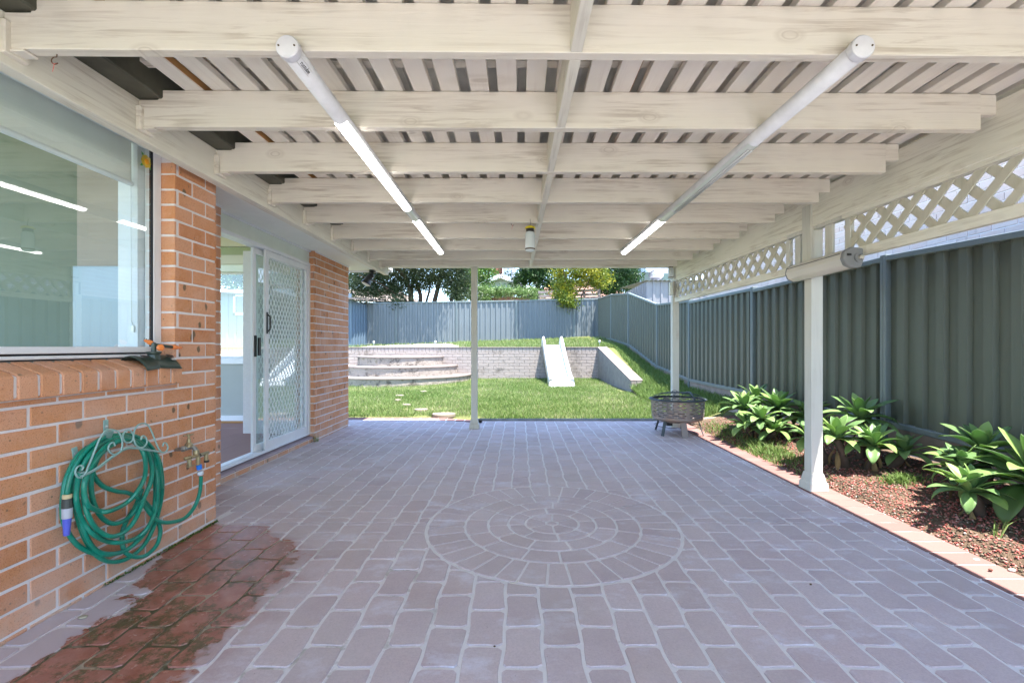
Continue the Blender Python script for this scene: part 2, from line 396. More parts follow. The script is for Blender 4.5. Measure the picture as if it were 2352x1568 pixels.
# whitish mineral film between the wet patch and the wall
film = t.math('MULTIPLY', t.math('SUBTRACT', 1.0, edge(Xw, -1.62, .05)), t.math('SUBTRACT', 1.0, edge(t.math('ADD', Y, wob), 2.15, .06)))
film = t.math('MULTIPLY', film, t.math('SUBTRACT', 1.0, wet))
col = t.mix(t.math('MULTIPLY', film, .65), col, (.50, .44, .47))
rough = t.mix(wet, (.55, .55, .55), (.16, .16, .16)); rr = t.n("ShaderNodeSeparateColor"); t.l(rough, rr.inputs[0])
rv = t.math('ADD', rr.outputs[0], t.math('MULTIPLY', t.noise(v, 22, 4), .18))
t.bump(t.noise(v, 170, 4, .7), .0025, .45)
M['paver'] = t.fin(col, rv, .5); M['paver'].node_tree.nodes
t = NT('paving joint'); v = t.coord()
sep = t.n("ShaderNodeSeparateXYZ"); t.l(v, sep.inputs[0])
c = t.mix(t.noise(v, 14, 4, .7), (.58, .55, .54), (.72, .70, .70))
X, Y = sep.outputs[0], sep.outputs[1]
def edge(a, b, w=.02): return t.math('DIVIDE', t.math('SUBTRACT', a, b), w, clamp=True)
wob = t.math('MULTIPLY', t.math('SUBTRACT', t.noise(v, 7, 5, .62), .5), .42); wob2 = t.math('MULTIPLY', t.math('SUBTRACT', t.noise(v, 3, 3, .5), .5), .25)
Xw = t.math('ADD', X, t.math('ADD', wob, wob2))
left = edge(Xw, t.math('ADD', -1.70, t.math('MULTIPLY', t.math('MAXIMUM', t.math('SUBTRACT', Y, 2.12), 0.0), -.75)))
rightb = t.math('ADD', -1.15, t.math('MULTIPLY', t.math('MAXIMUM', t.math('SUBTRACT', Y, 2.42), 0.0), -.9))
wetj = t.math('MULTIPLY', t.math('MULTIPLY', left, t.math('SUBTRACT', 1.0, edge(Xw, rightb))), t.math('SUBTRACT', 1.0, edge(t.math('ADD', Y, wob2), 2.86)))
c = t.mix(wetj, c, (.36, .30, .22))
near = t.math('SUBTRACT', 1.0, edge(Y, 2.35, .5))
mj = t.math('MULTIPLY', t.ramp(t.noise(v, 6, 6, .75), [(.42, 0.0), (.50, .95)]), near)
c = t.mix(t.math('MULTIPLY', mj, wetj), c, (.075, .065, .025))
mo = t.math('MULTIPLY', t.math('MULTIPLY', t.math('SUBTRACT', 1.0, edge(X, -.55, .35)), t.ramp(t.noise(v, 5, 5, .7), [(.52, 0.0), (.60, .6)])), near)
c = t.mix(mo, c, (.22, .20, .14))
cr = t.ramp(t.noise(t.coord((3, 3, 3)), 9, 8, .85), [(.36, 1.0), (.40, 0.0)]); c = t.mix(t.math('MULTIPLY', cr, .6), c, (.18, .16, .14))
t.bump(t.noise(v, 120, 4), .003, .5); M['pjoint'] = t.fin(c, .7, .4)
t = NT('border brick'); v = t.coord(); c = t.ramp(t.attr(), [(0, (.155, .078, .070)), (1, (.19, .10, .09))])
c = t.mix(t.math('MULTIPLY', t.noise(v, 150, 3), .3), c, (.34, .18, .15)); t.bump(t.noise(v, 170, 4), .0025, .4); M['pborder'] = t.fin(c, .75, .3)

pv = MB()
CX, CY, CR = .205, 2.925, .774
def far_edge(x): return 6.98 if x > -.55 else (6.98 + .34 * min(1, (-.55 - x) / .75) ** .8)
def wobx(x, y): return .0035 * math.sin(y * 11 + x * 40) + .003 * math.sin(y * 23 + x * 17)
def paver(poly, m, r, z=.004, ch=.0035):
    c = Vector((sum(p[0] for p in poly) / len(poly), sum(p[1] for p in poly) / len(poly)))
    top = []
    for p in poly:
        d = Vector(p) - c; l = d.length; top.append(c + d * max(0, (l - ch) / l) if l > 0 else c)
    n = len(pv.V); k = len(poly)
    pv.V += [(p[0], p[1], -.001) for p in poly] + [(q.x, q.y, z) for q in top]
    for i in range(k): j = (i + 1) % k; pv.face([n + i, n + j, n + k + j, n + k + i], m, r)
    pv.face([n + k + i for i in range(k)], m, r)
def rrect(x0, x1, y0, y1, c=.012, wob=True, step=.035):
    P = []
    def line(a, b):
        L = math.dist(a, b); k = max(1, int(L / step))
        for i in range(k): P.append((a[0] + (b[0] - a[0]) * i / k, a[1] + (b[1] - a[1]) * i / k))
    c = min(c, (x1 - x0) / 3, (y1 - y0) / 3)
    line((x0 + c, y0), (x1 - c, y0)); line((x1 - c, y0), (x1, y0 + c)); line((x1, y0 + c), (x1, y1 - c)); line((x1, y1 - c), (x1 - c, y1))
    line((x1 - c, y1), (x0 + c, y1)); line((x0 + c, y1), (x0, y1 - c)); line((x0, y1 - c), (x0, y0 + c)); line((x0, y0 + c), (x0 + c, y0))
    if wob: P = [(x + wobx(round(x / .147) * .147, y) + random.uniform(-.0008, .0008), y + .0025 * math.sin(x * 31 + round(y * 5) * 2.1)) for x, y in P]
    return P
J = .0062
k0 = int((-4.6 + .06) / .147)
for k in range(k0, 20):
    xa = -.06 + .147 * k + J; xb = -.06 + .147 * (k + 1) - J
    if xa > 2.19: break
    xb = min(xb, 2.195)
    if xb - xa < .03: continue
    off = 0 if k % 2 == 0 else .1175
    for j in range(-6, 34):
        ya = 1.604 - .235 + off + .235 * j + J; yb = ya + .235 - 2 * J
        if ya < -.3: continue
        lim = far_edge((xa + xb) / 2) - (.24 if xb < -.55 else .01)
        yb = min(yb, lim)
        if yb - ya < .04: continue
        xm = (xa + xb) / 2
        # keep pavers out of the house
        if xm < -1.99 and ya < 2.95: continue
        if xm < -2.46 and ya < 6.50: continue
        x0_, x1_ = xa, xb
        if ya < 2.95 and xa < -1.93: x0_ = -1.925
        elif ya < 6.54 and xa < -2.42: x0_ = -2.415
        if x1_ - x0_ < .03: continue
        pcs = [(ya, yb)]
        if ya < 2.937 < yb: pcs = [(ya, 2.934), (2.941, yb)]        # sawn control joint
        for (y0_, y1_) in pcs:
            if y1_ - y0_ < .02: continue
            P = rrect(x0_, x1_, y0_, y1_)
            cc = math.hypot(xm - CX, (y0_ + y1_) / 2 - CY); RR = CR + .012
            dd = [math.hypot(p[0] - CX, p[1] - CY) for p in P]
            if max(dd) < RR + .015: continue
            if min(dd) < RR:
                Q = []
                for p, d in zip(P, dd):
                    if d < RR: s_ = RR / max(d, 1e-6); p = (CX + (p[0] - CX) * s_, CY + (p[1] - CY) * s_)
                    # stay inside the column and row
                    p = (min(max(p[0], x0_ - .004), x1_ + .004), p[1])
                    if math.hypot(p[0] - CX, p[1] - CY) < RR:
                        s2 = math.sqrt(max(0, RR * RR - (p[0] - CX) ** 2)); p = (p[0], CY + (s2 if (y0_ + y1_) / 2 > CY else -s2))
                    if y0_ - .004 <= p[1] <= y1_ + .004: Q.append(p)
                R_ = []
                for p in Q:
                    if not R_ or math.dist(p, R_[-1]) > .004: R_.append(p)
                if len(R_) < 5: continue
                P = R_
            paver(P, 0, random.random())
# the paving circle
def arcstone(r0, r1, a0, a1, m=0):
    g0 = .0062 / max(r0, .05); g1 = .0062 / r1; P = []
    n = max(3, int((a1 - a0) * r1 / .03))
    for i in range(n + 1): a = a0 + g1 + (a1 - a0 - 2 * g1) * i / n; rr_ = r1 - .006 - (.006 if i in (0, n) else 0); P.append((CX + rr_ * math.cos(a), CY + rr_ * math.sin(a)))
    for i in range(n, -1, -1): a = a0 + g0 + (a1 - a0 - 2 * g0) * i / n; rr_ = r0 + .006 + (.004 if i in (0, n) else 0); P.append((CX + rr_ * math.cos(a), CY + rr_ * math.sin(a)))
    paver(P, m, random.random())
for (r0, r1, n_, ph) in ((.036, .167, 6, .52), (.167, .275, 8, .1), (.275, .401, 11, .35), (.401, .543, 15, .12), (.543, .774, 37, .02)):
    cuts = sorted([(ph + 2 * math.pi * (i + random.uniform(-.10, .10)) / n_) for i in range(n_)])
    for i in range(n_): arcstone(r0, r1, cuts[i], cuts[i + 1] if i < n_ - 1 else cuts[0] + 2 * math.pi)
paver([(CX + .032 * math.cos(a * .52), CY + .028 * math.sin(a * .52)) for a in range(12)], 0, .4)
# pink border bricks down the right side and round the far left edge
y = -.2
while y < 6.1:
    paver(rrect(2.205, 2.432, y + .004, y + .1385, .004, False), 1, random.random()); y += .1427
yy = y
while yy < 6.95: paver(rrect(2.205, 2.432, yy + .004, min(yy + .1385, 6.96), .004, False), 1, random.random()); yy += .1427
x = -4.4
while x < -.62:
    x1_ = x + .1427; e0 = far_edge(x); e1 = far_edge(x1_)
    paver([(x + .004, e0 - .235), (x1_ - .004, e1 - .235), (x1_ - .004, e1 - .008), (x + .004, e0 - .008)], 1, random.random()); x = x1_
# slab
P = [(-4.6, 6.4), (-4.6, 7.32)] + [(x_ / 10, far_edge(x_ / 10)) for x_ in range(-45, -4)] + [(2.435, 6.98), (2.435, -1.6), (-2.6, -1.6), (-2.6, 6.4)]
P = P[::-1]; nb = len(pv.V); k = len(P)
pv.V += [(p[0], p[1], 0) for p in P] + [(p[0], p[1], -.12) for p in P]
pv.face([nb + i for i in range(k)], 2); 
for i in range(k): j = (i + 1) % k; pv.face([nb + i, nb + k + i, nb + k + j, nb + j], 2)
pat = pv.build('patio', [M['paver'], M['pborder'], M['pjoint']]); tag(pat, kind='structure')
me = pat.data
t2 = MB()   # timber edging between paving and lawn
M['edge'] = plain('weathered edging timber', (.22, .235, .25), .8, .2, var=.3)
t2.box(-.72, 2.08, 6.985, 7.03, -.05, .032); e = t2.build('garden_edging', M['edge'], bevel=.004)
tag(e, 'long grey timber edging between brick paving and lawn', 'edging')
t2 = MB(); t2.beam((2.44, 6.60, .055), (3.1, 6.66, .10), .05, .07); e = t2.build('garden_edging', plain('pale edging', (.42, .36, .30), .8), bevel=.004)
tag(e, 'short pale timber edging at the head of the garden bed', 'edging')

# ================================================================== HOUSE
XW = -1.93; X2 = -2.40; XD = -2.49; ZS = 2.24
house = thing('brick_house', 'orange brick house wall with soffit, window and sliding door along the patio', 'house', (-2.4, 3, 0))
# near wall with the window opening, its return and the brick pier
w = MB()
lay(w, (XW, -1.6), (0, 1), (1, 0), 4.55, 0, 2.14, uph=-.0815 - .0125 + .0945 * 0 + (2.604 + 1.6) % .2285, holes=((-.1, 4.2, .95, 3),), par=1)
lay(w, (-2.03, 2.60), (1, 0), (0, -1), .104, .90, 2.14, uph=-.12, depth=.012)
w.box(-2.30, XW, -1.6, 2.598, -.05, .905, 1)
w.box(-2.30, XW, 2.60, 2.945, -.05, 2.2, 1)
w.box(-2.14, XW - .02, 2.58, 2.60, .872, 1.0, 1)
w.build('wall', [M['brick'], M['mortar']], house, bevel=.0022)
w = MB()   # wall between the pier and the door
lay(w, (X2, 2.95), (0, 1), (1, 0), .78, 0, ZS, uph=.1)
w.box(-2.60, X2, 2.945, 3.73, -.05, ZS, 1)
w.build('wall', [M['brick'], M['mortar']], house, bevel=.0022)
w = MB()   # far pier
lay(w, (-2.41, 5.46), (0, 1), (1, 0), 1.08, 0, ZS, uph=.06)
lay(w, (-2.62, 5.46), (1, 0), (0, -1), .21, .05, ZS, uph=-.02, depth=.012)
lay(w, (-2.41, 6.54), (-1, 0), (0, 1), .85, 0, ZS, uph=.06)
w.box(-3.25, -2.41, 5.46, 6.54, -.05, ZS, 1)
w.build('wall', [M['brick'], M['mortar']], house, bevel=.0022)
w = MB()   # rear wall of the house with an opening for the far window
for (xa, xb, za, zb) in ((-3.30, -3.25, -.1, 2.3), (-5.2, -4.9, -.1, 2.3), (-4.9, -3.30, -.1, .95), (-4.9, -3.30, 2.13, 2.3)):
    w.box(xa, xb, 6.22, 6.54, za, zb, 1)
w.build('wall', [M['brick'], M['mortar']], house)
# sloping brick window sill
w = MB(); y = -1.62
sp = .0862; y = 2.60 - 50 * sp
while y < 2.59:
    r = random.random(); a, b = y + .0065 + random.uniform(0, .002), y + sp - .0065
    pr = [(-1.882 + random.uniform(-.002, .002), .912), (-1.882, .998), (-1.893, 1.009), (-2.01, 1.052), (-2.01, .94), (-1.915, .908)]
    w.extr([(p[0], p[1]) for p in pr], 'y', a, b, 0, r); y += sp
w.extr([(-1.889, .92), (-1.889, .998), (-2.01, 1.044), (-2.01, .93), (-1.93, .90)], 'y', -1.6, 2.60, 1)
sl = w.build('sill', [M['brick'], M['mortar']], house, bevel=.003)
# soffit, fascia mould, lintel board
w = MB(); w.box(-2.72, -1.885, 2.952, 6.88, ZS, ZS + .012); w.build('soffit', M['eave'], house)
w = MB(); w.beam((-2.392, 2.955, ZS - .008), (-2.392, 3.73, ZS - .008), .018, .016); w.beam((-2.40, 5.47, ZS - .008), (-2.40, 6.53, ZS - .008), .018, .016)
w.beam((-2.46, 3.73, ZS - .009), (-2.46, 5.46, ZS - .009), .022, .018); w.box(-2.72, -1.885, 6.88, 6.91, ZS - .02, ZS + .12)
w.build('soffit_moulding', M['white'], house)
w = MB(); w.box(-2.53, -2.468, 3.73, 5.46, 2.093, ZS - .001); w.build('lintel', M['lintel'], house, bevel=.004)
w = MB(); w.box(-2.8, -1.9, -1.6, 6.9, 2.40, 2.42); w.box(-3.4, -2.72, -1.6, 2.72, 2.62, 2.70); w.box(-4.6, -2.72, 2.72, 6.6, 2.62, 2.70); w.build('roof', M['gutter'], house)
w = MB()   # dark gutter along the ledger
w.extr([(-1.86, 1.183 + H), (-1.70, 1.183 + H), (-1.70, 1.36 + H), (-1.715, 1.36 + H), (-1.72, 1.20 + H), (-1.86, 1.20 + H)], 'y', -.9, 6.42)
w.build('gutter', M['gutter'], house, bevel=.006)
# door step of sloping tiles over a brick edge
w = MB(); y = 3.735
while y < 5.40:
    a, b = y + .003, min(y + .227, 5.455)
    w.hexa([(-2.425, a, .0), (-2.425, b, .0), (-2.52, b, .0), (-2.52, a, .0), (-2.425, a, .040), (-2.425, b, .040), (-2.52, b, .062), (-2.52, a, .062)], 0, random.random())
    w.hexa([(-2.421, a, .046), (-2.421, b, .046), (-2.53, b, .07), (-2.53, a, .07), (-2.423, a, .060), (-2.423, b, .060), (-2.53, b, .086), (-2.53, a, .086)], 1, random.random()); y += .23
w.box(-2.52, -2.4265, 3.735, 5.455, -.02, .05, 2)
M['steptile'] = plain('mauve step tile', (.34, .27, .30), .55, .4, var=.1)
w.build('door_step', [M['brick'], M['steptile'], M['mortar']], house, bevel=.002)

# --- window on the patio
win = MB()
XF = -2.00
win.box(-2.045, XF, -1.6, 2.598, 1.082, 1.112); win.box(-2.04, XF - .004, -1.6, 2.598, 1.058, 1.073)
win.box(-2.05, XF, 2.5395, 2.596, 1.112, 2.25)
win.box(-2.05, XF, -1.6, 2.540, 2.19, 2.25); win.box(-2.048, XF - .004, 2.552, 2.592, 1.06, 1.082)
wf = win.build('window', M['white'], house, bevel=.003)
w = MB(); w.box(-2.05, -2.02, -1.6, 2.56, 1.073, 1.082); w.box(-2.02, -2.002, 2.5345, 2.5393, 1.112, 2.19); w.box(-2.04, -2.012, -1.6, 2.596, 1.052, 1.058)
w.build('seal', M['rubber'], wf)
w = MB(); w.poly([(-2.008, -1.6, 1.112), (-2.008, 2.5345, 1.112), (-2.008, 2.5345, 2.19), (-2.008, -1.6, 2.19)]); w.build('pane', M['glass'], wf)
bl = MB(); bl.box(-2.083, -2.080, -1.6, 2.49, 1.985, 2.3); b_ = bl.build('roller_blind', M['blind'], wf)
bl = MB(); bl.tube([(-2.082, -1.6, 1.985), (-2.082, 2.495, 1.985)], .014, 10); bl.build('bottom_rail', M['white'], b_, smooth=False)
bl = MB(); bl.tube([(-2.075, 2.515, 2.1), (-2.075, 2.515, 1.25), (-2.075, 2.50, 1.21), (-2.075, 2.485, 1.25), (-2.078, 2.485, 2.1)], .0022, 5); bl.box(-2.085, -2.07, 2.492, 2.51, 1.19, 1.225)
bl.build('pull_chain', M['alu'], b_)
# --- room behind the window
w = MB(); w.box(-2.16, -2.055, 2.50, 2.618, 1.0, 2.4); w.build('interior_jamb', M['white'], house)
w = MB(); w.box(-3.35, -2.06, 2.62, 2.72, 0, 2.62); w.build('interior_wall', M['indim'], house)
w = MB(); w.box(-2.3, -2.06, -1.6, 2.62, .3, 1.06); w.build('interior_ledge', M['inwall'], house)
w = MB(); w.box(-2.485, -2.10, 2.585, 2.619, 1.0, 1.56); w.build('splash_panel', M['tile'], house)
w = MB(); w.box(-2.472, -2.165, 2.596, 2.618, 1.561, 2.3); w.build('curtain', M['inbeige'], house)
w = MB(); w.box(-3.1, -2.30, -1.6, 2.62, .98, 1.02); w.build('bench_top', M['wallgrey'], house)
w = MB(); w.box(-3.35, -3.25, -1.6, 2.62, 0, 1.0); w.build('interior_wall', M['inwall2'], house)
w = MB(); w.box(-3.35, -2.1, -1.6, 2.62, 2.44, 2.46); w.build('ceiling', M['inwall'], house)

# --- sliding door, screen door and the room behind
dr = MB()
dr.box(-2.56, -2.455, 3.73, 5.46, .088, .098); dr.box(-2.56, -2.50, 3.73, 5.46, .098, .112); dr.box(-2.47, -2.46, 3.73, 5.46, .098, .11)
dr.box(-2.56, -2.455, 3.73, 5.46, 2.058, 2.092)
dr.box(-2.56, -2.455, 5.422, 5.458, .098, 2.058); dr.box(-2.56, -2.47, 3.732, 3.765, .098, 2.058)
door = dr.build('sliding_door', M['white'], house, bevel=.002)
s_ = MB(); X0, X1 = -2.485, -2.463; ya, yb, za, zb = 4.505, 5.418, .102, 2.056
s_.box(X0, X1, ya, ya + .062, za, zb); s_.box(X0, X1, yb - .052, yb, za, zb); s_.box(X0, X1, ya + .062, yb - .052, za, za + .09); s_.box(X0, X1, ya + .062, yb - .052, zb - .062, zb)
scr = s_.build('screen_door', M['white'], door, bevel=.003)
g = MB(); y0_, y1_, z0_, z1_ = ya + .06, yb - .05, za + .088, zb - .06; py_, pz_ = .062, .098   # diamond grille
def diamonds(mb, X, y0, y1, z0, z1, py_, pz_, wd, th):
    sl_ = pz_ / py_
    nmax = int((y1 - y0) / py_ + (z1 - z0) / pz_) + 2
    for sgn in (1, -1):
        for i in range(-nmax, nmax * 2):
            # z = z0 + sgn*sl*(y-y0) + i*pz
            c0 = z0 + i * pz_
            ys = [y0, y1]
            pts = []
            for yy in (y0, y1): pts.append((yy, c0 + sgn * sl_ * (yy - y0)))
            (a1, b1), (a2, b2) = pts
            def clipz(a1, b1, a2, b2):
                if max(b1, b2) <= z0 or min(b1, b2) >= z1: return None
                def at(z): return a1 + (a2 - a1) * (z - b1) / (b2 - b1)
                if b1 < z0: a1n, b1n = at(z0), z0
                elif b1 > z1: a1n, b1n = at(z1), z1
                else: a1n, b1n = a1, b1
                if b2 < z0: a2n, b2n = at(z0), z0
                elif b2 > z1: a2n, b2n = at(z1), z1
                else: a2n, b2n = a2, b2
                return a1n, b1n, a2n, b2n
            q = clipz(a1, b1, a2, b2)
            if not q or math.hypot(q[0] - q[2], q[1] - q[3]) < .01: continue
            off = .0012 * sgn
            mb.beam((X + off, q[0], q[1]), (X + off, q[2], q[3]), wd, th, up=(1, 0, 0))
diamonds(g, -2.474, y0_, y1_, z0_, z1_, py_, pz_, .0062, .0035)
g.build('grille', M['white'], scr)
g = MB(); g.tube([(-2.462, 4.535, 1.26), (-2.435, 4.535, 1.28), (-2.43, 4.535, 1.345), (-2.435, 4.535, 1.41), (-2.462, 4.535, 1.43)], .008, 8); g.box(-2.464, -2.459, 4.520, 4.548, 1.24, 1.45)
g.build('handle', M['black'], scr)
s_ = MB(); X0, X1 = -2.538, -2.512; ya, yb = 4.385, 5.42
s_.box(X0, X1, ya, ya + .05, .115, 2.056); s_.box(X0, X1, yb - .05, yb, .115, 2.056); s_.box(X0, X1, ya + .05, yb - .05, .115, .18); s_.box(X0, X1, ya + .05, yb - .05, 2.0, 2.056)
gd = s_.build('glass_door', M['white'], door, bevel=.003)
s_ = MB(); s_.poly([(-2.525, ya + .05, .18), (-2.525, yb - .05, .18), (-2.525, yb - .05, 2.0), (-2.525, ya + .05, 2.0)]); s_.build('pane', M['glassd'], gd)
s_ = MB(); s_.box(-2.511, -2.496, ya + .012, ya + .034, 1.02, 1.22); s_.box(-2.50, -2.486, ya + .05, ya + .085, 1.03, 1.20); s_.build('handle', M['black'], gd)
w = MB(); w.box(-5.2, -2.56, 3.0, 6.22, .05, .098); w.build('floor', M['floorwood'], house)
w = MB(); yb = 6.2   # end wall with far window
for (xa, xb, za, zb) in ((-3.30, -2.56, .098, 2.44), (-5.2, -4.85, .098, 2.44), (-4.85, -3.30, .098, .96)): w.box(xa, xb, yb, yb + .018, za, zb)
w.build('interior_wall', M['wallgrey'], house)
w = MB(); w.box(-7.2, -2.56, yb - .02, yb - .002, .13, .20); w.build('skirting_board', M['white'], house)
w = MB(); w.box(-7.2, -2.56, yb - .016, yb - .001, .10, .13); w.build('skirting_trim', M['rawb'], house)
w = MB(); w.box(-4.85, -3.30, yb + .001, yb + .017, 2.30, 2.44); w.build('window_header', M['inwall2'], house)
w = MB(); w.box(-4.6, -2.56, 2.725, 2.74, .1, 2.44); w.build('interior_wall', M['inwall2'], house)
w = MB(); w.box(-7.2, -2.56, yb - .07, yb - .001, 2.44, 2.56); w.box(-4.6, -2.56, 2.72, 6.2, 2.56, 2.60); w.build('ceiling', M['inwall'], house)
w = MB(); w.box(-5.0, -3.15, yb - .09, yb - .01, 2.20, 2.32); w.build('pelmet', M['inwall'], house)
w = MB(); w.box(-5.0, -3.15, yb - .06, yb - .01, 2.11, 2.199); w.build('raised_blind', M['lintel'], house)
w = MB()
w.box(-4.9, -3.25, yb - .02, yb + .06, .885, .96); w.box(-4.85, -3.30, yb + .02, yb + .06, .96, .99); w.box(-4.85, -3.30, yb + .02, yb + .06, 2.085, 2.12)
for xx in (-4.85, -4.09, -3.34): w.box(xx, xx + .04, yb + .02, yb + .06, .99, 2.085)
fw = w.build('window', M['white'], house, bevel=.002)
w = MB(); w.poly([(-4.81, yb + .04, .99), (-3.34, yb + .04, .99), (-3.34, yb + .04, 2.085), (-4.81, yb + .04, 2.085)]); w.build('pane', M['glass'], fw)

# ================================================================== PERGOLA
perg = thing('pergola', 'white painted timber pergola with batten ceiling and lattice side over the patio', 'pergola', (0, 3, 0))
def beamx(y): return 2.42 - .047 * y
RB = H + 1.05; RT = H + 1.224
D0 = [1.058, 1.635, 2.214, 2.778, 3.365, 3.907, 4.482, 5.025, 5.56, 6.03]
SK = [.06, .048, .030, .014, .006, 0, 0, 0, 0, 0]
for i, (d, sk) in enumerate(zip(D0, SK)):
    w = MB(); xl = -1.815; xr = beamx(d) - .085; th = .045
    prof = [(xl, RB), (xr, RB), (xr, RT), (-1.722, RT), (-1.722, RT - .045), (xl, RT - .045)]
    n = len(w.V); k = len(prof)
    def yy_(x): return d + sk * (x - xl) / (xr - xl)
    w.V += [(p[0], yy_(p[0]), p[1]) for p in prof] + [(p[0], yy_(p[0]) + th, p[1]) for p in prof]
    w.face([n + q for q in range(k)]); w.face([n + k + q for q in range(k)][::-1])
    for q in range(k): j = (q + 1) % k; w.face([n + q, n + k + q, n + k + j, n + j])
    w.box(xr + .0005, beamx(d) - .001, d + sk + .008, d + sk + .036, RB + .075, RT - .001)
    # long board: let the grain differ between boards by shifting the object origin
    o = w.build('rafter', M['wx'], perg, bevel=.003)
    sh = Vector((i * 3.7, 0, i * .8)); o.data.transform(Matrix.Translation(-sh)); o.location += sh
w = MB(); w.box(-1.878, -1.815, -.9, 6.44, H + .996, H + 1.183); w.build('ledger', M['wy'], perg, bevel=.003)
for d in D0:
    w = MB(); w.box(-1.8155, -1.790, d - .02, d + .066, H + 1.028, H + 1.145); w.box(-1.815, -1.74, d - .004, d + .050, H + 1.040, H + 1.048)
    w.build('joist_hanger', M['wx'], perg, bevel=.004)
pass
w = MB(); a = Vector((beamx(-.9) + .0225, -.9, H + 1.06)); b = Vector((beamx(6.45) + .0225, 6.45, H + 1.06)); w.beam(a, b, .045, .262)
w.build('side_beam', M['wy'], perg, bevel=.003)
w = MB(); w.box(-1.80, 2.125, 6.395, 6.44, H + 1.118, H + 1.30); w.build('end_beam', M['wx'], perg, bevel=.003)
w = MB(); w.box(-1.86, 2.19, 6.446, 6.53, H + 1.108, H + 1.32); w.build('end_beam', M['wx'], perg, bevel=.003)
ny = lambda y: .205 - .013 * (y - 1.6)
for i in range(len(D0) - 1):
    y0_, y1_ = D0[i] + .045 + SK[i] * .5, D0[i + 1] + SK[i + 1] * .5
    if i == 0: y0_ = D0[0] + .07
    w = MB(); xo = random.uniform(-.004, .004); w.hexa([(ny(y0_) - .021 + xo, y0_, RB + .001), (ny(y0_) + .021 + xo, y0_, RB + .001), (ny(y1_) + .021 + xo, y1_, RB + .001), (ny(y1_) - .021 + xo, y1_, RB + .001),
        (ny(y0_) - .021 + xo, y0_, RT - .012), (ny(y0_) + .021 + xo, y0_, RT - .012), (ny(y1_) + .021 + xo, y1_, RT - .012), (ny(y1_) - .021 + xo, y1_, RT - .012)])
    w.build('nogging', M['wy'], perg, bevel=.002)
w = MB(); w.hexa([(ny(6.1) - .021, 6.075, RB + .03), (ny(6.1) + .021, 6.075, RB + .03), (ny(6.3) + .021, 6.39, RB + .06), (ny(6.3) - .021, 6.39, RB + .06), (ny(6.1) - .021, 6.075, RT), (ny(6.1) + .021, 6.075, RT), (ny(6.3) + .021, 6.39, RT), (ny(6.3) - .021, 6.39, RT)])
w.build('nogging', M['wy'], perg, bevel=.002)
# battens
x = -1.602; i = 0
while x < 2.62:
    w = MB(); z0_ = RT + .001 + random.uniform(0, .004); dx = random.uniform(-.004, .004); sk = random.uniform(-.004, .004)
    m_ = M['batten']
    w.hexa([(x + dx, -.85, z0_), (x + dx + .089, -.85, z0_), (x + dx + sk + .089, 6.5, z0_), (x + dx + sk, 6.5, z0_), (x + dx, -.85, z0_ + .032), (x + dx + .089, -.85, z0_ + .032), (x + dx + sk + .089, 6.5, z0_ + .032), (x + dx + sk, 6.5, z0_ + .032)])
    if i in (0, 15): w.box(x + dx + .0895, x + dx + .0935, -.85, 6.4, z0_ + .004, z0_ + .036, 1)
    w.build('batten', [m_, M['rawb']], perg, bevel=.002); x += .1365; i += 1
# roof sheet: low corrugations running along y
w = MB(); xs = np.arange(-1.90, 2.75, .038); zt = RT + .115
for q in range(len(xs) - 1):
    za = zt + .012 * (q % 2); zb_ = zt + .012 * ((q + 1) % 2)
    w.poly([(xs[q], -.95, za), (xs[q], 6.50, za), (xs[q + 1], 6.50, zb_), (xs[q + 1], -.95, zb_)])
rs = w.build('roof_sheet', M['sheet'], perg, solid=.003)
w = MB()
for yy in (1.30, 1.9, 2.08, 2.6, 3.6, 4.6, 5.6): w.box(-1.85, 2.7, yy, yy + .05, RT + .055, RT + .11)
w.build('purlin', M['wx'], perg)
w = MB(); w.box(2.70, 2.755, -.95, 6.55, RT + .03, RT + .13); w.box(-1.9, 2.755, 6.51, 6.56, RT - .02, RT + .13); w.build('roof_fascia', M['wy'], perg)
# posts
def post(x0, y0, s, ztop, name='post', flare=True, parent=perg):
    w = MB(); w.box(x0, x0 + s, y0, y0 + s, .004, ztop); o = w.build(name, M['wz'], parent, bevel=.003)
    if flare:
        f = MB(); c = (x0 + s / 2, y0 + s / 2); 
        for (r0, r1, za, zb) in ((.074, .072, .004, .055), (.072, .062, .055, .075), (.062, .050, .075, .135)):
            r0 = r0 * s / .09; r1 = r1 * s / .09
            f.hexa([(c[0] - r0, c[1] - r0, za), (c[0] + r0, c[1] - r0, za), (c[0] + r0, c[1] + r0, za), (c[0] - r0, c[1] + r0, za), (c[0] - r1, c[1] - r1, zb), (c[0] + r1, c[1] - r1, zb), (c[0] + r1, c[1] + r1, zb), (c[0] - r1, c[1] + r1, zb)])
        f.build('post_base', M['wz'], o, bevel=.003)
    return o
post(2.25, 3.58, .09, H + 1.10)
post(2.12, 6.445 - .02, .09, H + 1.11)
post(-.655, 6.30, .082, H + 1.20)
post(2.36, .75, .09, H + 1.05)
w = MB(); w.box(2.238, 2.262, 3.57, 3.58 + .10, H + .60, H + 1.10); w.build('post_cleat', M['wz'], perg, bevel=.003)
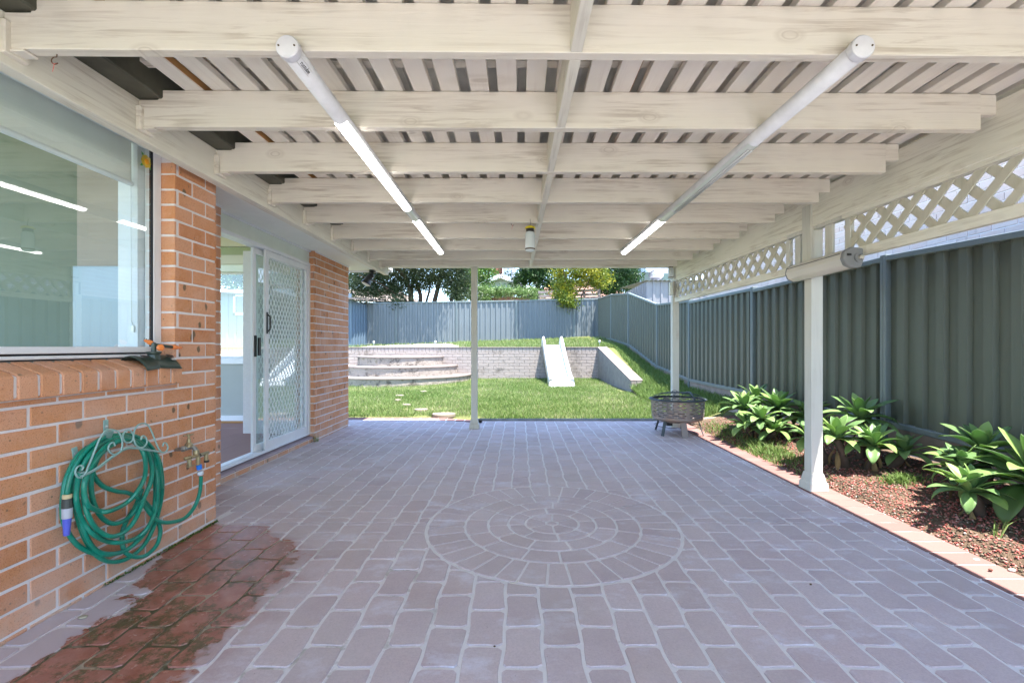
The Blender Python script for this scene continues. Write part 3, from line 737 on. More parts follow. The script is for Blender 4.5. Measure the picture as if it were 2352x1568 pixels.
# lattice screens between the posts
def lattice(ya, yb):
    xo = .045
    root = MB(); root.beam((beamx(ya) + xo, ya, H + .638), (beamx(yb) + xo, yb, H + .648), .04, .062); 
    root.beam((beamx(ya) + xo - .012, ya, H + .918), (beamx(yb) + xo - .012, yb, H + .918), .05, .030)
    lt = root.build('lattice_screen', M['wy'], perg, bevel=.002)
    zb, ztp = H + .66, H + .93; pit = .170; L = ztp - zb
    for sgn in (1, -1):
        w = MB(); y = ya - L
        while y < yb + L:
            p = [y, zb, y + sgn * L, ztp] if sgn > 0 else [y, zb, y - L, ztp]
            a_, b_ = (p[0], p[1]), (p[2], p[3])
            # clip in y
            lo, hi = ya, yb
            def cl(a_, b_):
                (y1, z1), (y2, z2) = a_, b_
                if max(y1, y2) < lo or min(y1, y2) > hi: return None
                def zz(yy): return z1 + (z2 - z1) * (yy - y1) / (y2 - y1)
                if y1 < lo: z1n, y1n = zz(lo), lo
                elif y1 > hi: z1n, y1n = zz(hi), hi
                else: y1n, z1n = y1, z1
                if y2 < lo: z2n, y2n = zz(lo), lo
                elif y2 > hi: z2n, y2n = zz(hi), hi
                else: y2n, z2n = y2, z2
                return (y1n, z1n), (y2n, z2n)
            q = cl(a_, b_)
            if q and math.dist(*q) > .02:
                o_ = xo + (.006 if sgn > 0 else -.007)
                w.beam((beamx(q[0][0]) + o_, q[0][0], q[0][1]), (beamx(q[1][0]) + o_, q[1][0], q[1][1]), .050, .010, up=(1, 0, 0))
            y += pit
        w.build('lattice_slats', M['lat'], lt, bevel=.001)
    for yy, s in ((ya, .05), (yb - .05, .05)):
        w = MB(); w.box(beamx(yy) + .03, beamx(yy) + .06, yy, yy + s, H + .66, H + .93); w.build('lattice_stile', M['wz'], lt)
lattice(3.90, 6.42); lattice(1.0, 3.28); lattice(-.8, .74)
w = MB()
for (yy, s) in ((3.40, .085), (3.76, .075)): w.box(beamx(yy) + .03, beamx(yy) + .05, yy, yy + s, H + .62, H + .93)
w.beam((beamx(3.28) + .045, 3.28, H + .638), (beamx(3.58) + .045, 3.58, H + .638), .04, .062); w.beam((beamx(3.67) + .045, 3.67, H + .638), (beamx(3.9) + .045, 3.9, H + .638), .04, .062)
w.beam((beamx(3.28) + .035, 3.28, H + .918), (beamx(3.9) + .035, 3.9, H + .918), .05, .03)
w.build('infill_boards', M['wz'], perg, bevel=.002)
# ================================================================== FENCES
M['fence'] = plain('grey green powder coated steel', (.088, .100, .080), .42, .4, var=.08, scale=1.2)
M['fence_cool'] = plain('fence steel tinted by cool light', (.135, .155, .165), .42, .4, var=.08, scale=1.2)  # same steel as the right fence, bluish light cast put into its colour
M['rail'] = plain('fence rail steel', (.13, .16, .165), .38, .5, var=.06)
M['plinth'] = plain('timber plinth', (.26, .21, .18), .85, .2, var=.25)
def fence_panel(f, A, B, At, Bt, side, period=.187, plinth=True, pl=.18, mat='fence'):
    """A,B: bottom points (Vector), At,Bt: top z; side: 2D normal toward the yard"""
    u = Vector((B.x - A.x, B.y - A.y)); L = u.length; u /= L; n = Vector(side)
    w = MB(); prof = []; s = 0
    while s < L:                                            # trapezoid ribs
        for (ds, d) in ((0, .0), (.085, .0), (.098, .034), (.165, .034), (.178, .0)):
            if s + ds < L: prof.append((s + ds, d))
        s += period
    prof.append((L, 0))
    def P(s, d, z): q = Vector((A.x, A.y)) + u * s + n * (d - .012); return (q.x, q.y, z)
    for (s0, d0), (s1, d1) in zip(prof, prof[1:]):
        if s1 - s0 < 1e-4: continue
        zb0 = A.z + (B.z - A.z) * s0 / L + .03; zb1 = A.z + (B.z - A.z) * s1 / L + .03
        zt0 = At + (Bt - At) * s0 / L - .02; zt1 = At + (Bt - At) * s1 / L - .02
        w.poly([P(s0, d0, zb0), P(s1, d1, zb1), P(s1, d1, zt1), P(s0, d0, zt0)])
    w.build('panel', M[mat], f, solid=.0015)
    for z0_, z1_, nm in ((A.z + .025, B.z + .025, 'bottom_rail'), (At - .022, Bt - .022, 'top_rail')):
        w = MB(); w.beam((A.x + u.x * .03, A.y + u.y * .03, z0_), (B.x - u.x * .03, B.y - u.y * .03, z1_), .078, .048)
        w.build(nm, M['rail'], f, bevel=.004)
    if plinth:
        w = MB(); w.beam((A.x, A.y, A.z - pl / 2 - .002), (B.x, B.y, B.z - pl / 2 - .002), .04, pl); w.build('plinth', M['plinth'], f)
def fence_post(f, x, y, z0, z1, ax):
    w = MB(); s = .028
    for k in (-1, 1):
        cx_, cy_ = (x, y + k * .017) if ax == 'y' else (x + k * .017, y)
        if ax == 'y': w.box(cx_ - .042, cx_ + .042, cy_ - .0155, cy_ + .0155, z0, z1)
        else: w.box(cx_ - .0155, cx_ + .0155, cy_ - .042, cy_ + .042, z0, z1)
    w.build('post', M['rail'], f, bevel=.004)
fr = thing('metal_fence', 'long dark grey green ribbed metal fence beside the garden bed on the right', 'fence', (3.3, 4, .2))
FP = [(3.3, 1.81, .335, H + .745, None), (3.3, 4.17, .41, H + .818, None)]
segs = [((3.3, -.55, .30), (3.3, 1.81, .335), H + .67, H + .72), ((3.3, 1.81, .338), (3.3, 4.17, .41), H + .70, H + .815), ((3.3, 4.17, .405), (3.3, 6.53, .432), H + .81, H + .81),
        ((3.3, 6.53, .434), (3.3, 8.97, .45), H + .835, H + .88), ((3.3, 8.97, .455), (3.3, 11.06, .626), H + .91, H + 1.026), ((3.3, 11.06, .626), (3.155, 13.36, 1.153), H + 1.03, H + 1.553),
        ((3.155, 13.36, 1.153), (3.06, 15.4, 1.346), H + 1.553, H + 1.746), ((3.06, 15.4, 1.346), (2.98, 17.5, 1.44), H + 1.746, H + 1.837)]
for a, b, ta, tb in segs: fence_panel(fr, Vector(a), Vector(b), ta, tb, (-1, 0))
for i, (a, b, ta, tb) in enumerate(segs): fence_post(fr, a[0], a[1], a[2] - .2, max(ta, segs[i - 1][3] if i else 0) + .012, 'y')
fb = thing('metal_fence', 'light-tinted bluish ribbed metal fence across the back of the yard, dappled by tree shade', 'fence', (-1, 17, 1.2))
BX = [(-5.67, 16.44, 1.17, H + 1.57), (-4.40, 16.60, 1.20, H + 1.60), (-2.28, 16.86, 1.25, H + 1.66), (-.11, 17.12, 1.30, H + 1.72), (2.05, 17.39, 1.36, H + 1.80), (2.98, 17.5, 1.40, H + 1.82)]
for a, b in zip(BX, BX[1:]): fence_panel(fb, Vector(a[:3]), Vector(b[:3]), a[3], b[3], (.12, -.99), .19, pl=.12, mat='fence_cool')
for a in BX: fence_post(fb, a[0], a[1], a[2] - .15, a[3] + .01, 'x')
fl_ = thing('metal_fence', 'short return of metal fence at the back left corner by the shed', 'fence', (-5.9, 16, 1.2))
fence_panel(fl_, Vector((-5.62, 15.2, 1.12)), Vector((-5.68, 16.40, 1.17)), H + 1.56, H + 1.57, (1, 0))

# ================================================================== NEIGHBOURS AND SHEDS
M['nbrick'] = brick_mat('pale pink neighbour brick', (.50, .40, .37), (.56, .46, .42), (.62, .53, .49), .3)
nh = thing('neighbour_house', 'pale pink brick house wall seen over the right hand fence and through the lattice', 'house', (4.8, 3, 0))
w = MB(); lay(w, (4.62, 11.5), (0, -1), (-1, 0), 13.5, 1.3, 3.55, depth=.015, pitch=.24); w.box(4.624, 5.0, -2, 11.5, -.3, 3.6, 1); w.build('wall', [M['nbrick'], M['mortar']], nh)
w = MB(); w.hexa([(4.3, -2.4, 3.55), (8, -2.4, 5.2), (8, 11.9, 5.2), (4.3, 11.9, 3.55), (4.3, -2.4, 3.62), (8, -2.4, 5.27), (8, 11.9, 5.27), (4.3, 11.9, 3.62)])
w.build('roof', plain('terracotta tile roof', (.35, .18, .13), .8), nh)
w = MB(); w.box(4.22, 4.32, -2.4, 11.9, 3.48, 3.62); w.build('gutter', M['white'], nh)
def ribbed(mb, A, B, z0, z1, n, zt1=None, period=.2, depth=.03, m=0):
    A = Vector(A); B = Vector(B); u = B - A; L = u.length; u /= L; n = Vector(n); s = 0; prof = []
    zt1 = z1 if zt1 is None else zt1
    while s < L:
        for ds, d in ((0, 0), (period * .62, 0), (period * .70, depth), (period * .92, depth)):
            if s + ds < L: prof.append((s + ds, d))
        s += period
    prof.append((L, 0))
    for (a, d), (b, e) in zip(prof, prof[1:]):
        p = A + u * a + n * d; q = A + u * b + n * e
        mb.poly([(p.x, p.y, z0), (q.x, q.y, z0), (q.x, q.y, z1 + (zt1 - z1) * b / L), (p.x, p.y, z1 + (zt1 - z1) * a / L)], m)
M['shedr'] = plain('cream steel shed', (.22, .215, .235), .45, .4, var=.05)
sh = thing('metal_shed', 'cream ribbed metal shed behind the fence corner with a round roof vent', 'shed', (5.5, 15, 1.2))
w = MB(); ribbed(w, (4.38, 15.9), (8.2, 15.9), .9, 3.36, (0, -1), period=.27); ribbed(w, (3.72, 20), (4.38, 15.9), .9, 3.02, (-1, 0), 3.36); w.build('wall', M['shedr'], sh, solid=.002)
w = MB(); 
xs = np.arange(4.3, 8.3, .05)
for q in range(len(xs) - 1):
    za = 3.38 + .02 * math.sin(q * 2.1); zb_ = 3.38 + .02 * math.sin((q + 1) * 2.1)
    w.poly([(xs[q], 15.78, za), (xs[q + 1], 15.78, zb_), (xs[q + 1], 20, zb_ + .25), (xs[q], 20, za + .25)])
w.build('roof', M['shedr'], sh, solid=.004)
M['vent'] = plain('weathered aluminium vent', (.60, .58, .60), .35, .5, metal=.5)
vt = thing('roof_vent', 'round spinning metal vent on the cream shed roof', 'roof vent', (4.9, 16.6, 3.4))
c = at_y(1507, 632, 16.4); w = MB()
w.lathe([(.10, -.30), (.11, -.12), (.13, -.10)], c, n=24); w.build('neck', M['vent'], vt, smooth=True)
for k in range(26):
    a = 2 * math.pi * k / 26; pts = []
    for q in range(9):
        ph = -1.25 + 2.5 * q / 8; aa = a + .35 * ph
        pts.append(c + Vector((math.cos(aa) * .245 * math.cos(ph), math.sin(aa) * .245 * math.cos(ph), .17 * math.sin(ph))))
    w = MB() if k == 0 else w
    for p, q in zip(pts, pts[1:]):
        t_ = Vector((-math.sin(a), math.cos(a), 0)) * .026; w.poly([p - t_, q - t_, q + t_ * 1.0 + (q - c) * .06, p + t_ + (p - c) * .06])
w.lathe([(.10, .165), (.06, .185), (.001, .19)], c, n=20); w.build('vanes', M['vent'], vt, smooth=True)
# blue shed at the left, seen through the house and past its corner
M['shedb'] = plain('pale blue steel shed', (.10, .145, .19), .45, .4, var=.06)
s2 = thing('garden_shed', 'pale blue ribbed metal shed with a white window at the left rear corner', 'shed', (-8, 15, 1.1))
w = MB(); ribbed(w, (-11.2, 15), (-5.42, 15), 1.0, 2.84, (0, -1), period=.26); ribbed(w, (-5.42, 15), (-5.42, 17.4), 1.0, 2.60, (1, 0), period=.26); w.build('wall', M['shedb'], s2, solid=.002)
w = MB(); w.box(-11.4, -5.9, 14.72, 14.80, 2.82, 2.93); w.build('gutter', M['white'], s2)
w = MB(); w.hexa([(-11.4, 14.72, 2.90), (-5.15, 14.72, 2.62), (-5.15, 18, 2.9), (-11.4, 18, 3.3), (-11.4, 14.72, 2.94), (-5.15, 14.72, 2.67), (-5.15, 18, 2.95), (-11.4, 18, 3.35)])
w.build('roof', plain('brown steel roof', (.13, .11, .10), .6), s2)
w = MB(); 
for xx in (-9.2, -8.62, -8.05): w.box(xx, xx + .06, 14.93, 14.99, 2.14, 2.80)
w.box(-9.2, -7.99, 14.93, 14.985, 2.14, 2.22); w.box(-9.2, -7.99, 14.93, 14.985, 2.74, 2.80); fw2 = w.build('window', M['white'], s2)
w = MB(); w.box(-9.15, -8.05, 14.965, 14.975, 2.2, 2.76); w.build('pane', plain('dark shed window', (.04, .05, .08), .08, .6), fw2)
# houses far behind
M['tile_tan'] = plain('tan tile roof', (.20, .155, .125), .85, var=.2, scale=3)
h1 = thing('neighbour_house', 'tan tiled roof of a low house behind the multi stemmed tree', 'house', (-6, 27, 0))
p0 = at_y(800, 690, 26); 
w = MB(); a = at_y(770, 690, 26); b = at_y(960, 694, 26); c1 = at_y(905, 664, 30); c0 = at_y(800, 664, 30)
w.poly([a, b, c1, c0]); w.poly([b, Vector((b.x, 34, b.z)), c1]); w.poly([b, Vector((b.x, 34, b.z)), c1][::-1]); w.build('roof', M['tile_tan'], h1, solid=.06)
w = MB(); w.box(a.x + .4, b.x - .5, 26.6, 33, 0, a.z - .05); w.build('wall', M['nbrick'], h1)
h2 = thing('neighbour_house', 'brick house with chimney stack, white window bay and pale gable beyond the vines', 'house', (-1, 30, 0))
a = at_y(1134, 640, 32); b = at_y(1153, 560, 32); w = MB(); w.box(a.x, b.x, 32, 33, 0, 7.5); M['redb'] = plain('red brick far', (.25, .085, .06), .85, var=.3, scale=8); w.build('chimney', M['redb'], h2)
a = at_y(1155, 660, 31); b = at_y(1180, 590, 31); w = MB(); w.box(a.x, b.x, 31.0, 35, 0, 8.2); w.build('wall', M['white'], h2)
w = MB(); w.box(a.x + .10, b.x - .10, 30.93, 30.985, 5.0, 7.6); w.build('window', plain('curtained pane', (.36, .42, .54), .15, .6), h2)
A_ = at_y(1083, 663, 27); B_ = at_y(1150, 637, 27); C_ = at_y(1222, 664, 27)
w = MB(); w.extr([(A_.x, A_.z), (C_.x, C_.z), (B_.x, B_.z)], 'y', 27.0, 27.1); w.build('gable', plain('grey gable cladding', (.36, .40, .36), .8), h2)
w = MB(); w.beam((A_.x - .3, 26.95, A_.z - .1), (B_.x, 26.95, B_.z + .05), .5, .22); w.beam((B_.x, 26.95, B_.z + .05), (C_.x + .3, 26.95, C_.z - .1), .5, .22); w.build('barge_board', M['white'], h2)
w = MB(); w.poly([(A_.x, 27, A_.z), (B_.x, 27, B_.z), (B_.x, 33, B_.z), (A_.x, 33, A_.z)]); w.poly([(C_.x, 27, C_.z), (C_.x, 33, C_.z), (B_.x, 33, B_.z), (B_.x, 27, B_.z)]); w.build('roof', M['tile_tan'], h2, solid=.05)
h3 = thing('neighbour_house', 'orange tiled roof glimpsed between the dark tree and the yellow tree', 'house', (1.5, 34, 0))
w = MB(); a = at_y(1218, 690, 33); b = at_y(1450, 690, 33); cx_ = at_y(1290, 632, 37); w.poly([a, b, at_y(1400, 640, 37), at_y(1262, 650, 35)]); w.build('roof', plain('orange tile roof far', (.27, .15, .11), .8, var=.2), h3, solid=.06)
w = MB(); w.box(a.x + .3, b.x - .3, 33.5, 38, 0, a.z); w.build('wall', M['nbrick'], h3)
w = MB(); a = at_y(1236, 655, 33.2); w.beam(at_y(1228, 666, 32.9), at_y(1262, 680, 32.9), .1, .18); w.build('fascia', M['white'], h3)
h4 = thing('neighbour_house', 'pale house with brown barge behind the cream shed', 'house', (9, 26, 0))
a = at_y(1462, 672, 25); b = at_y(1560, 600, 25); w = MB(); w.box(a.x + .5, 14, 25, 30, 0, b.z + 1); w.build('wall', plain('pale render', (.55, .60, .72), .8), h4)
w = MB(); p = at_y(1475, 634, 24.9); w.box(p.x, p.x + 1.1, 24.9, 24.97, p.z - .5, p.z + .22); w.build('window', plain('far window dark', (.05, .06, .05), .1, .6), h4)
w = MB(); p = at_y(1524, 640, 24.8); w.box(p.x, p.x + .8, 24.9, 24.97, p.z - .2, p.z + .3); w.build('window', plain('far window green', (.07, .10, .08), .1, .6), h4)
M['slat'] = plain('weathered grey slat timber', (.24, .21, .21), .85, .2, var=.25)
sf = thing('slat_fence', 'weathered grey timber slat fence standing behind the back metal fence', 'fence', (1.5, 19, 1.2))
for py in (688, 680, 671):
    a = at_y(1236, py + .5, 19.2); b = at_y(1378, py - 4.5, 19.2); w = MB(); w.beam(a, b, .03, .105); w.build('slat', M['slat'], sf)
for px in (1238, 1290, 1342, 1376):
    a = at_y(px, 700, 19.25); b = at_y(px, 668 if px < 1300 else 664, 19.25); w = MB(); w.beam(a, b, .09, .06, up=(0, 1, 0)); w.build('slat_post', M['slat'], sf)
vp_ = thing('timber_arbour', 'dark brown timber arbour roof half covered by flowering vines', 'arbour', (-1, 20, 1.2))
w = MB(); w.beam(at_y(1080, 692, 20), at_y(1165, 668, 20), .1, .12); w.beam(at_y(1165, 668, 20), at_y(1240, 690, 20), .1, .12); w.build('roof_edge', M['slat'], vp_)
w = MB(); a = at_y(1098, 700, 20.3); b = at_y(1236, 682, 20.3); w.box(a.x, b.x, 20.3, 20.5, a.z, b.z); w.build('back_board', plain('dark brown timber', (.10, .05, .03), .8), vp_)
w = MB(); a = at_y(1090, 700, 20); w.box(a.x, a.x + .1, 20, 20.1, 1.1, a.z + .1); a = at_y(1236, 700, 20); w.box(a.x, a.x + .1, 20, 20.1, 1.1, a.z + .1); w.build('post', M['slat'], vp_)

# ================================================================== RETAINING WALL, STEPS, SLIDE
t = NT('rendered block wall'); v = t.coord()
c = t.mix(t.noise(v, 6, 5, .65), (.26, .22, .20), (.36, .315, .29)); c = t.mix(t.ramp(t.noise(v, 2.3, 5, .7), [(.54, 0.0), (.66, .6)]), c, (.10, .085, .07))
t.bump(t.noise(v, 30, 4), .01, .6); M['block'] = t.fin(c, .9, .15)
M['blockj'] = plain('block joint', (.10, .09, .08), .95, .1, var=.2)
rw = thing('retaining_wall', 'low grey block retaining wall with capped arm running down beside the lawn', 'wall', (-2, 13.5, .2))
w = MB(); lay(w, (-10.5, 13.5), (1, 0), (0, -1), 12.86, .0, .955, course=.089, pitch=.30, joint=.005, proud=.009, depth=.03, zp=.012)
x = -10.5
while x < 2.36: w.box(x + .003, x + .105, 13.492, 13.52, .958, 1.085, 0, random.random()); x += .108
w.box(-10.5, 2.52, 13.503, 13.70, -.2, 1.09, 1); w.build('wall_face', [M['block'], M['blockj']], rw, bevel=.006)
M['cap'] = plain('pale wall capping', (.24, .20, .185), .9, .15, var=.1)
w = MB(); w.box(-10.5, 2.54, 13.478, 13.72, 1.09, 1.112); w.build('capping', M['cap'], rw, bevel=.005)
L0, L1 = Vector((2.28, 13.48)), Vector((2.475, 10.30)); th = .25
w = MB(); k = 30
w.hexa([(L0.x, L0.y, -.1), (L0.x + th, L0.y, -.1), (L1.x + th, L1.y, -.1), (L1.x, L1.y, -.1)][::-1] + [(L0.x, L0.y, 1.095), (L0.x + th, L0.y, 1.095), (L1.x + th, L1.y, .36), (L1.x, L1.y, .36)][::-1])
w.build('wall_arm', plain('smooth grey render', (.20, .19, .18), .9, .15, var=.18, bump=.4, bscale=25), rw, bevel=.004)
w = MB(); w.hexa([(L0.x - .012, L0.y, 1.097), (L0.x + th + .012, L0.y, 1.097), (L1.x + th + .012, L1.y - .01, .362), (L1.x - .012, L1.y - .01, .362)][::-1] + [(L0.x - .012, L0.y, 1.118), (L0.x + th + .012, L0.y, 1.118), (L1.x + th + .012, L1.y - .01, .384), (L1.x - .012, L1.y - .01, .384)][::-1])
w.build('capping', M['cap'], rw)
w = MB(); lay(w, (L1.x + .005, L1.y - .002), (1, 0), (0, -1), th - .01, .06, .36, proud=.006, depth=.01, course=.088); w.build('end_bricks', [M['block']], rw, bevel=.004)
t = NT('old cement steps'); v = t.coord()
c = t.mix(t.noise(v, 3.2, 6, .7), (.27, .23, .195), (.37, .325, .285)); c = t.mix(t.ramp(t.noise(v, 4.5, 6, .75), [(.53, 0.0), (.62, .75)]), c, (.07, .06, .05))
c = t.mix(t.ramp(t.noise(v, 6.5, 3), [(.63, 0.0), (.68, .6)]), c, (.19, .16, .10)); t.bump(t.noise(v, 14, 6, .7), .03, .9); M['step'] = t.fin(c, .92, .12)
st = thing('curved_steps', 'semicircular cement steps with three curved treads in front of the retaining wall', 'steps', (-3.42, 13, .1))
for (r_, za, zb) in ((2.02, -.05, .345), (1.62, .346, .605), (1.22, .606, .86)):
    w = MB(); n = 48; ring = []
    pr = [(math.pi + math.pi * i / n) for i in range(n + 1)]
    def pt(a, rr, z): rr = rr * (1 + .006 * math.sin(9 * a) + .004 * math.sin(23 * a)); return (-3.42 + rr * math.cos(a), 13.49 + rr * math.sin(a) * 1.02, z)
    for a0, a1 in zip(pr, pr[1:]):
        w.poly([pt(a0, r_ - .02, za), pt(a1, r_ - .02, za), pt(a1, r_ - .012, zb - .035), pt(a0, r_ - .012, zb - .035)], 0)
        w.poly([pt(a0, r_ - .012, zb - .035), pt(a1, r_ - .012, zb - .035), pt(a1, r_ + .012, zb - .03), pt(a0, r_ + .012, zb - .03)], 1)
        w.poly([pt(a0, r_ + .012, zb - .03), pt(a1, r_ + .012, zb - .03), pt(a1, r_ + .008, zb), pt(a0, r_ + .008, zb)], 1)
        w.poly([pt(a0, r_ + .008, zb), pt(a1, r_ + .008, zb), (-3.42, 13.49, zb)], 1)
    w.build('step', [M['step'], M['cap']], st)
M['slide'] = plain('white moulded plastic', (.55, .56, .575), .3, .5, var=.03)
sl = thing('playground_slide', 'white plastic wave slide leaning from the retaining wall down to the lawn', 'slide', (1, 12.5, .1))
path = [(13.78, 1.10), (13.66, 1.175), (13.5, 1.175), (13.32, 1.08), (13.0, .88), (12.7, .70), (12.4, .54), (12.15, .42), (11.95, .335), (11.78, .30), (11.62, .29), (11.50, .275)]
rail = [.20, .235, .25, .25, .24, .22, .21, .20, .165, .105, .085, .04]
def sx(y): return 1.055 - (y - 11.45) * .045
w = MB(); hw = .225; tw = .075
for (y0_, z0_), (y1_, z1_) in zip(path, path[1:]):
    w.poly([(sx(y0_) - hw, y0_, z0_), (sx(y1_) - hw, y1_, z1_), (sx(y1_) + hw, y1_, z1_), (sx(y0_) + hw, y0_, z0_)])
yl, zl = path[-1]
w.poly([(sx(yl) - hw, yl, zl), (sx(yl) - .31, yl - .10, .09), (sx(yl) + .31, yl - .10, .09), (sx(yl) + hw, yl, zl)])
w.poly([(sx(yl) - hw, yl, zl), (sx(yl) - hw - .07, yl, zl - .02), (sx(yl) - .31, yl - .10, .09)]); w.poly([(sx(yl) + hw, yl, zl), (sx(yl) + .31, yl - .10, .09), (sx(yl) + hw + .07, yl, zl - .02)])
w.build('slide_bed', M['slide'], sl, smooth=False)
for sg in (-1, 1):
    w = MB(); secs = []
    for (yy, zz), rh in zip(path, rail):
        cx_ = sx(yy) + sg * (hw + tw / 2); sec = []
        fl = .035 if rh < .12 else 0
        for (dx, dz) in ((-.5, -.06), (-.5, rh * .75), (-.34, rh * .95), (0, rh), (.34, rh * .95), (.5, rh * .75), (.55 + fl * 12, -.06 if rh > .12 else .09 - zz)):
            sec.append((cx_ + sg * dx * tw * (1), yy, zz + dz))
        secs.append(sec)
    n = len(w.V); k = len(secs[0])
    for s_ in secs: w.V += s_
    for i in range(len(secs) - 1):
        for j in range(k): q = (j + 1) % k; w.face([n + i * k + j, n + i * k + q, n + (i + 1) * k + q, n + (i + 1) * k + j])
    w.face([n + j for j in range(k)]); w.face([n + (len(secs) - 1) * k + j for j in range(k)][::-1])
    w.build('side_rail', M['slide'], sl, smooth=True)
# stepping stones (irregular rounded stones in the grass)
M['sstone'] = plain('sandstone stepping stone', (.24, .20, .165), .9, .15, var=.12, bump=.5, bscale=20)
STN = [(1470, 1145, 340, 'largest pale stepping stone nearest the white post in the lawn'), (1140, 1075, 200, 'oval stepping stone second from the patio'), (930, 1003, 130, 'flat stepping stone in the middle of the row, partly overgrown'),
       (805, 928, 95, 'small stepping stone fourth in the row, left of the others'), (835, 858, 125, 'small sunken stepping stone near the curved steps'), (1180, 792, 110, 'farthest stepping stone just below the curved steps')]
for (cx_, cy_, wd, lb) in STN:
    px, py = (950 + cx_ / 5.2267) * .8279, (930 + cy_ / 5.2267) * .8279
    p = at_z(px, py, .05); p = at_z(px, py, lawn_z(p.y) + .03); rx = wd / 5.2267 * .8279 / 2 * p.y / F; ry = rx * .75
    w = MB(); n = 22; top = []; zt = lawn_z(p.y) + .045
    ph = random.random() * 6
    out = [(p.x + rx * math.cos(a) * (1 + .07 * math.sin(3 * a + ph)), p.y + ry * math.sin(a) * (1 + .09 * math.sin(2 * a + ph))) for a in [2 * math.pi * i / n for i in range(n)]]
    w.extr(out, 'z', zt - .06, zt); o = w.build('stepping_stone', M['sstone'], bevel=.012, seg=2); tag(o, lb, 'stepping stone', 'stepping stones crossing the lawn')
# solar garden stakes on the terrace
for cx_, cy_, crop, lb in ((455, 1200, 1, 'left small white solar stake light on the terrace above the steps'), (1350, 1190, 1, 'second small white solar stake light, right of the steps'), (1255, 190, 2, 'small white solar stake light at the top of the sloping wall')):
    if crop == 1: px, py = (950 + cx_ / 5.2267) * .8279, (720 + cy_ / 5.2267) * .8279
    else: px, py = (1450 + cx_ / 5.88) * .8279, (920 + cy_ / 5.88) * .8279
    p = at_y(px, py, 13.95); p.z = terr_z(p.x, p.y)
    t_ = thing('stake_light', lb, 'garden light', tuple(p), 'solar stake lights along the terrace')
    w = MB(); w.lathe([(.008, -.05), (.008, .14)], p, n=8); w.build('stake', M['alu'], t_)
    w = MB(); w.lathe([(.012, .13), (.03, .15), (.032, .20), (.022, .215), (.001, .225)], p, n=12); w.build('lamp_head', M['slide'], t_, smooth=True)

# ================================================================== VEGETATION
def rand_unit(n):
    v = RNG.normal(size=(n, 3)); return v / np.linalg.norm(v, axis=1, keepdims=True)
def leaves(name, centers, size, mat, parent, asp=.45, rnd=None, squash=1.0):
    n = len(centers); a = rand_unit(n); b = rand_unit(n); b -= a * (a * b).sum(1, keepdims=True); b /= np.linalg.norm(b, axis=1, keepdims=True)
    s = size * RNG.uniform(.6, 1.3, (n, 1)); a = a * s; b = b * s * asp
    c = np.asarray(centers)
    V = np.stack([c - a * .5, c + b * .5, c + a * .5, c - b * .5], 1).reshape(-1, 3)
    Fc = np.arange(4 * n).reshape(n, 4); org = np.array(parent['_o']) if parent else 0
    return fast_mesh(name, V - org, Fc, rnd if rnd is not None else RNG.random(n), mat, parent)
def crown_points(ells, n, cl=.35, ncl=None):
    """ells: (centre, radii, weight): clumps scattered through the crown volume, leaves scattered round clumps"""
    wts = np.array([e[2] for e in ells], float); wts /= wts.sum(); out = []; rr = []
    for (c, rad, _), wt in zip(ells, wts):
        m = int(n * wt); k = ncl or max(12, int(m / 45)); c = np.array(c); rad = np.array(rad)
        u = rand_unit(k) * (RNG.random((k, 1)) ** .42); cc = c + u * rad; tone = RNG.random(k)
        idx = RNG.integers(0, k, m); s = cl * RNG.uniform(.5, 1.25, k)
        out.append(cc[idx] + RNG.normal(size=(m, 3)) * s[idx][:, None] * np.array([1, 1, .7])); rr.append(np.clip(tone[idx] * .6 + RNG.random(m) * .4, 0, 1))
    return np.concatenate(out), np.concatenate(rr)
M['bark'] = plain('dark grey bark', (.10, .075, .06), .9, .1, var=.3, scale=12, bump=.8, bscale=30)
G_dark = [(0, (.012, .035, .010)), (.5, (.03, .075, .018)), (1, (.07, .14, .03))]
G_olive = [(0, (.025, .045, .018)), (.5, (.055, .085, .035)), (1, (.12, .15, .07))]
G_light = [(0, (.05, .12, .02)), (.5, (.10, .20, .035)), (1, (.22, .32, .07))]
G_yel = [(0, (.06, .11, .015)), (.45, (.16, .21, .02)), (1, (.50, .42, .03))]
G_vine = [(0, (.06, .12, .03)), (.6, (.16, .26, .08)), (.85, (.26, .34, .14)), (1, (.62, .55, .58))]
for k_, g_ in (('dark', G_dark), ('olive', G_olive), ('light', G_light), ('yel', G_yel), ('vine', G_vine)): M['lf_' + k_] = leaf_mat('foliage ' + k_, g_)
def limb(w, pts, r0, r1):
    n = 6; P = [Vector(p) for p in pts]; Q = []
    for i in range(len(P) - 1):
        for k in range(n):
            s = k / n; p0 = P[max(i - 1, 0)]; p1 = P[i]; p2 = P[i + 1]; p3 = P[min(i + 2, len(P) - 1)]
            Q.append(.5 * ((2 * p1) + (p2 - p0) * s + (2 * p0 - 5 * p1 + 4 * p2 - p3) * s * s + (3 * p1 - p0 - 3 * p2 + p3) * s ** 3))
    Q.append(P[-1]); m = len(Q); w.tube(Q, [r0 + (r1 - r0) * i / (m - 1) for i in range(m)], 8)
def Y(px, py, d=19): return tuple(at_y(px, py, d))
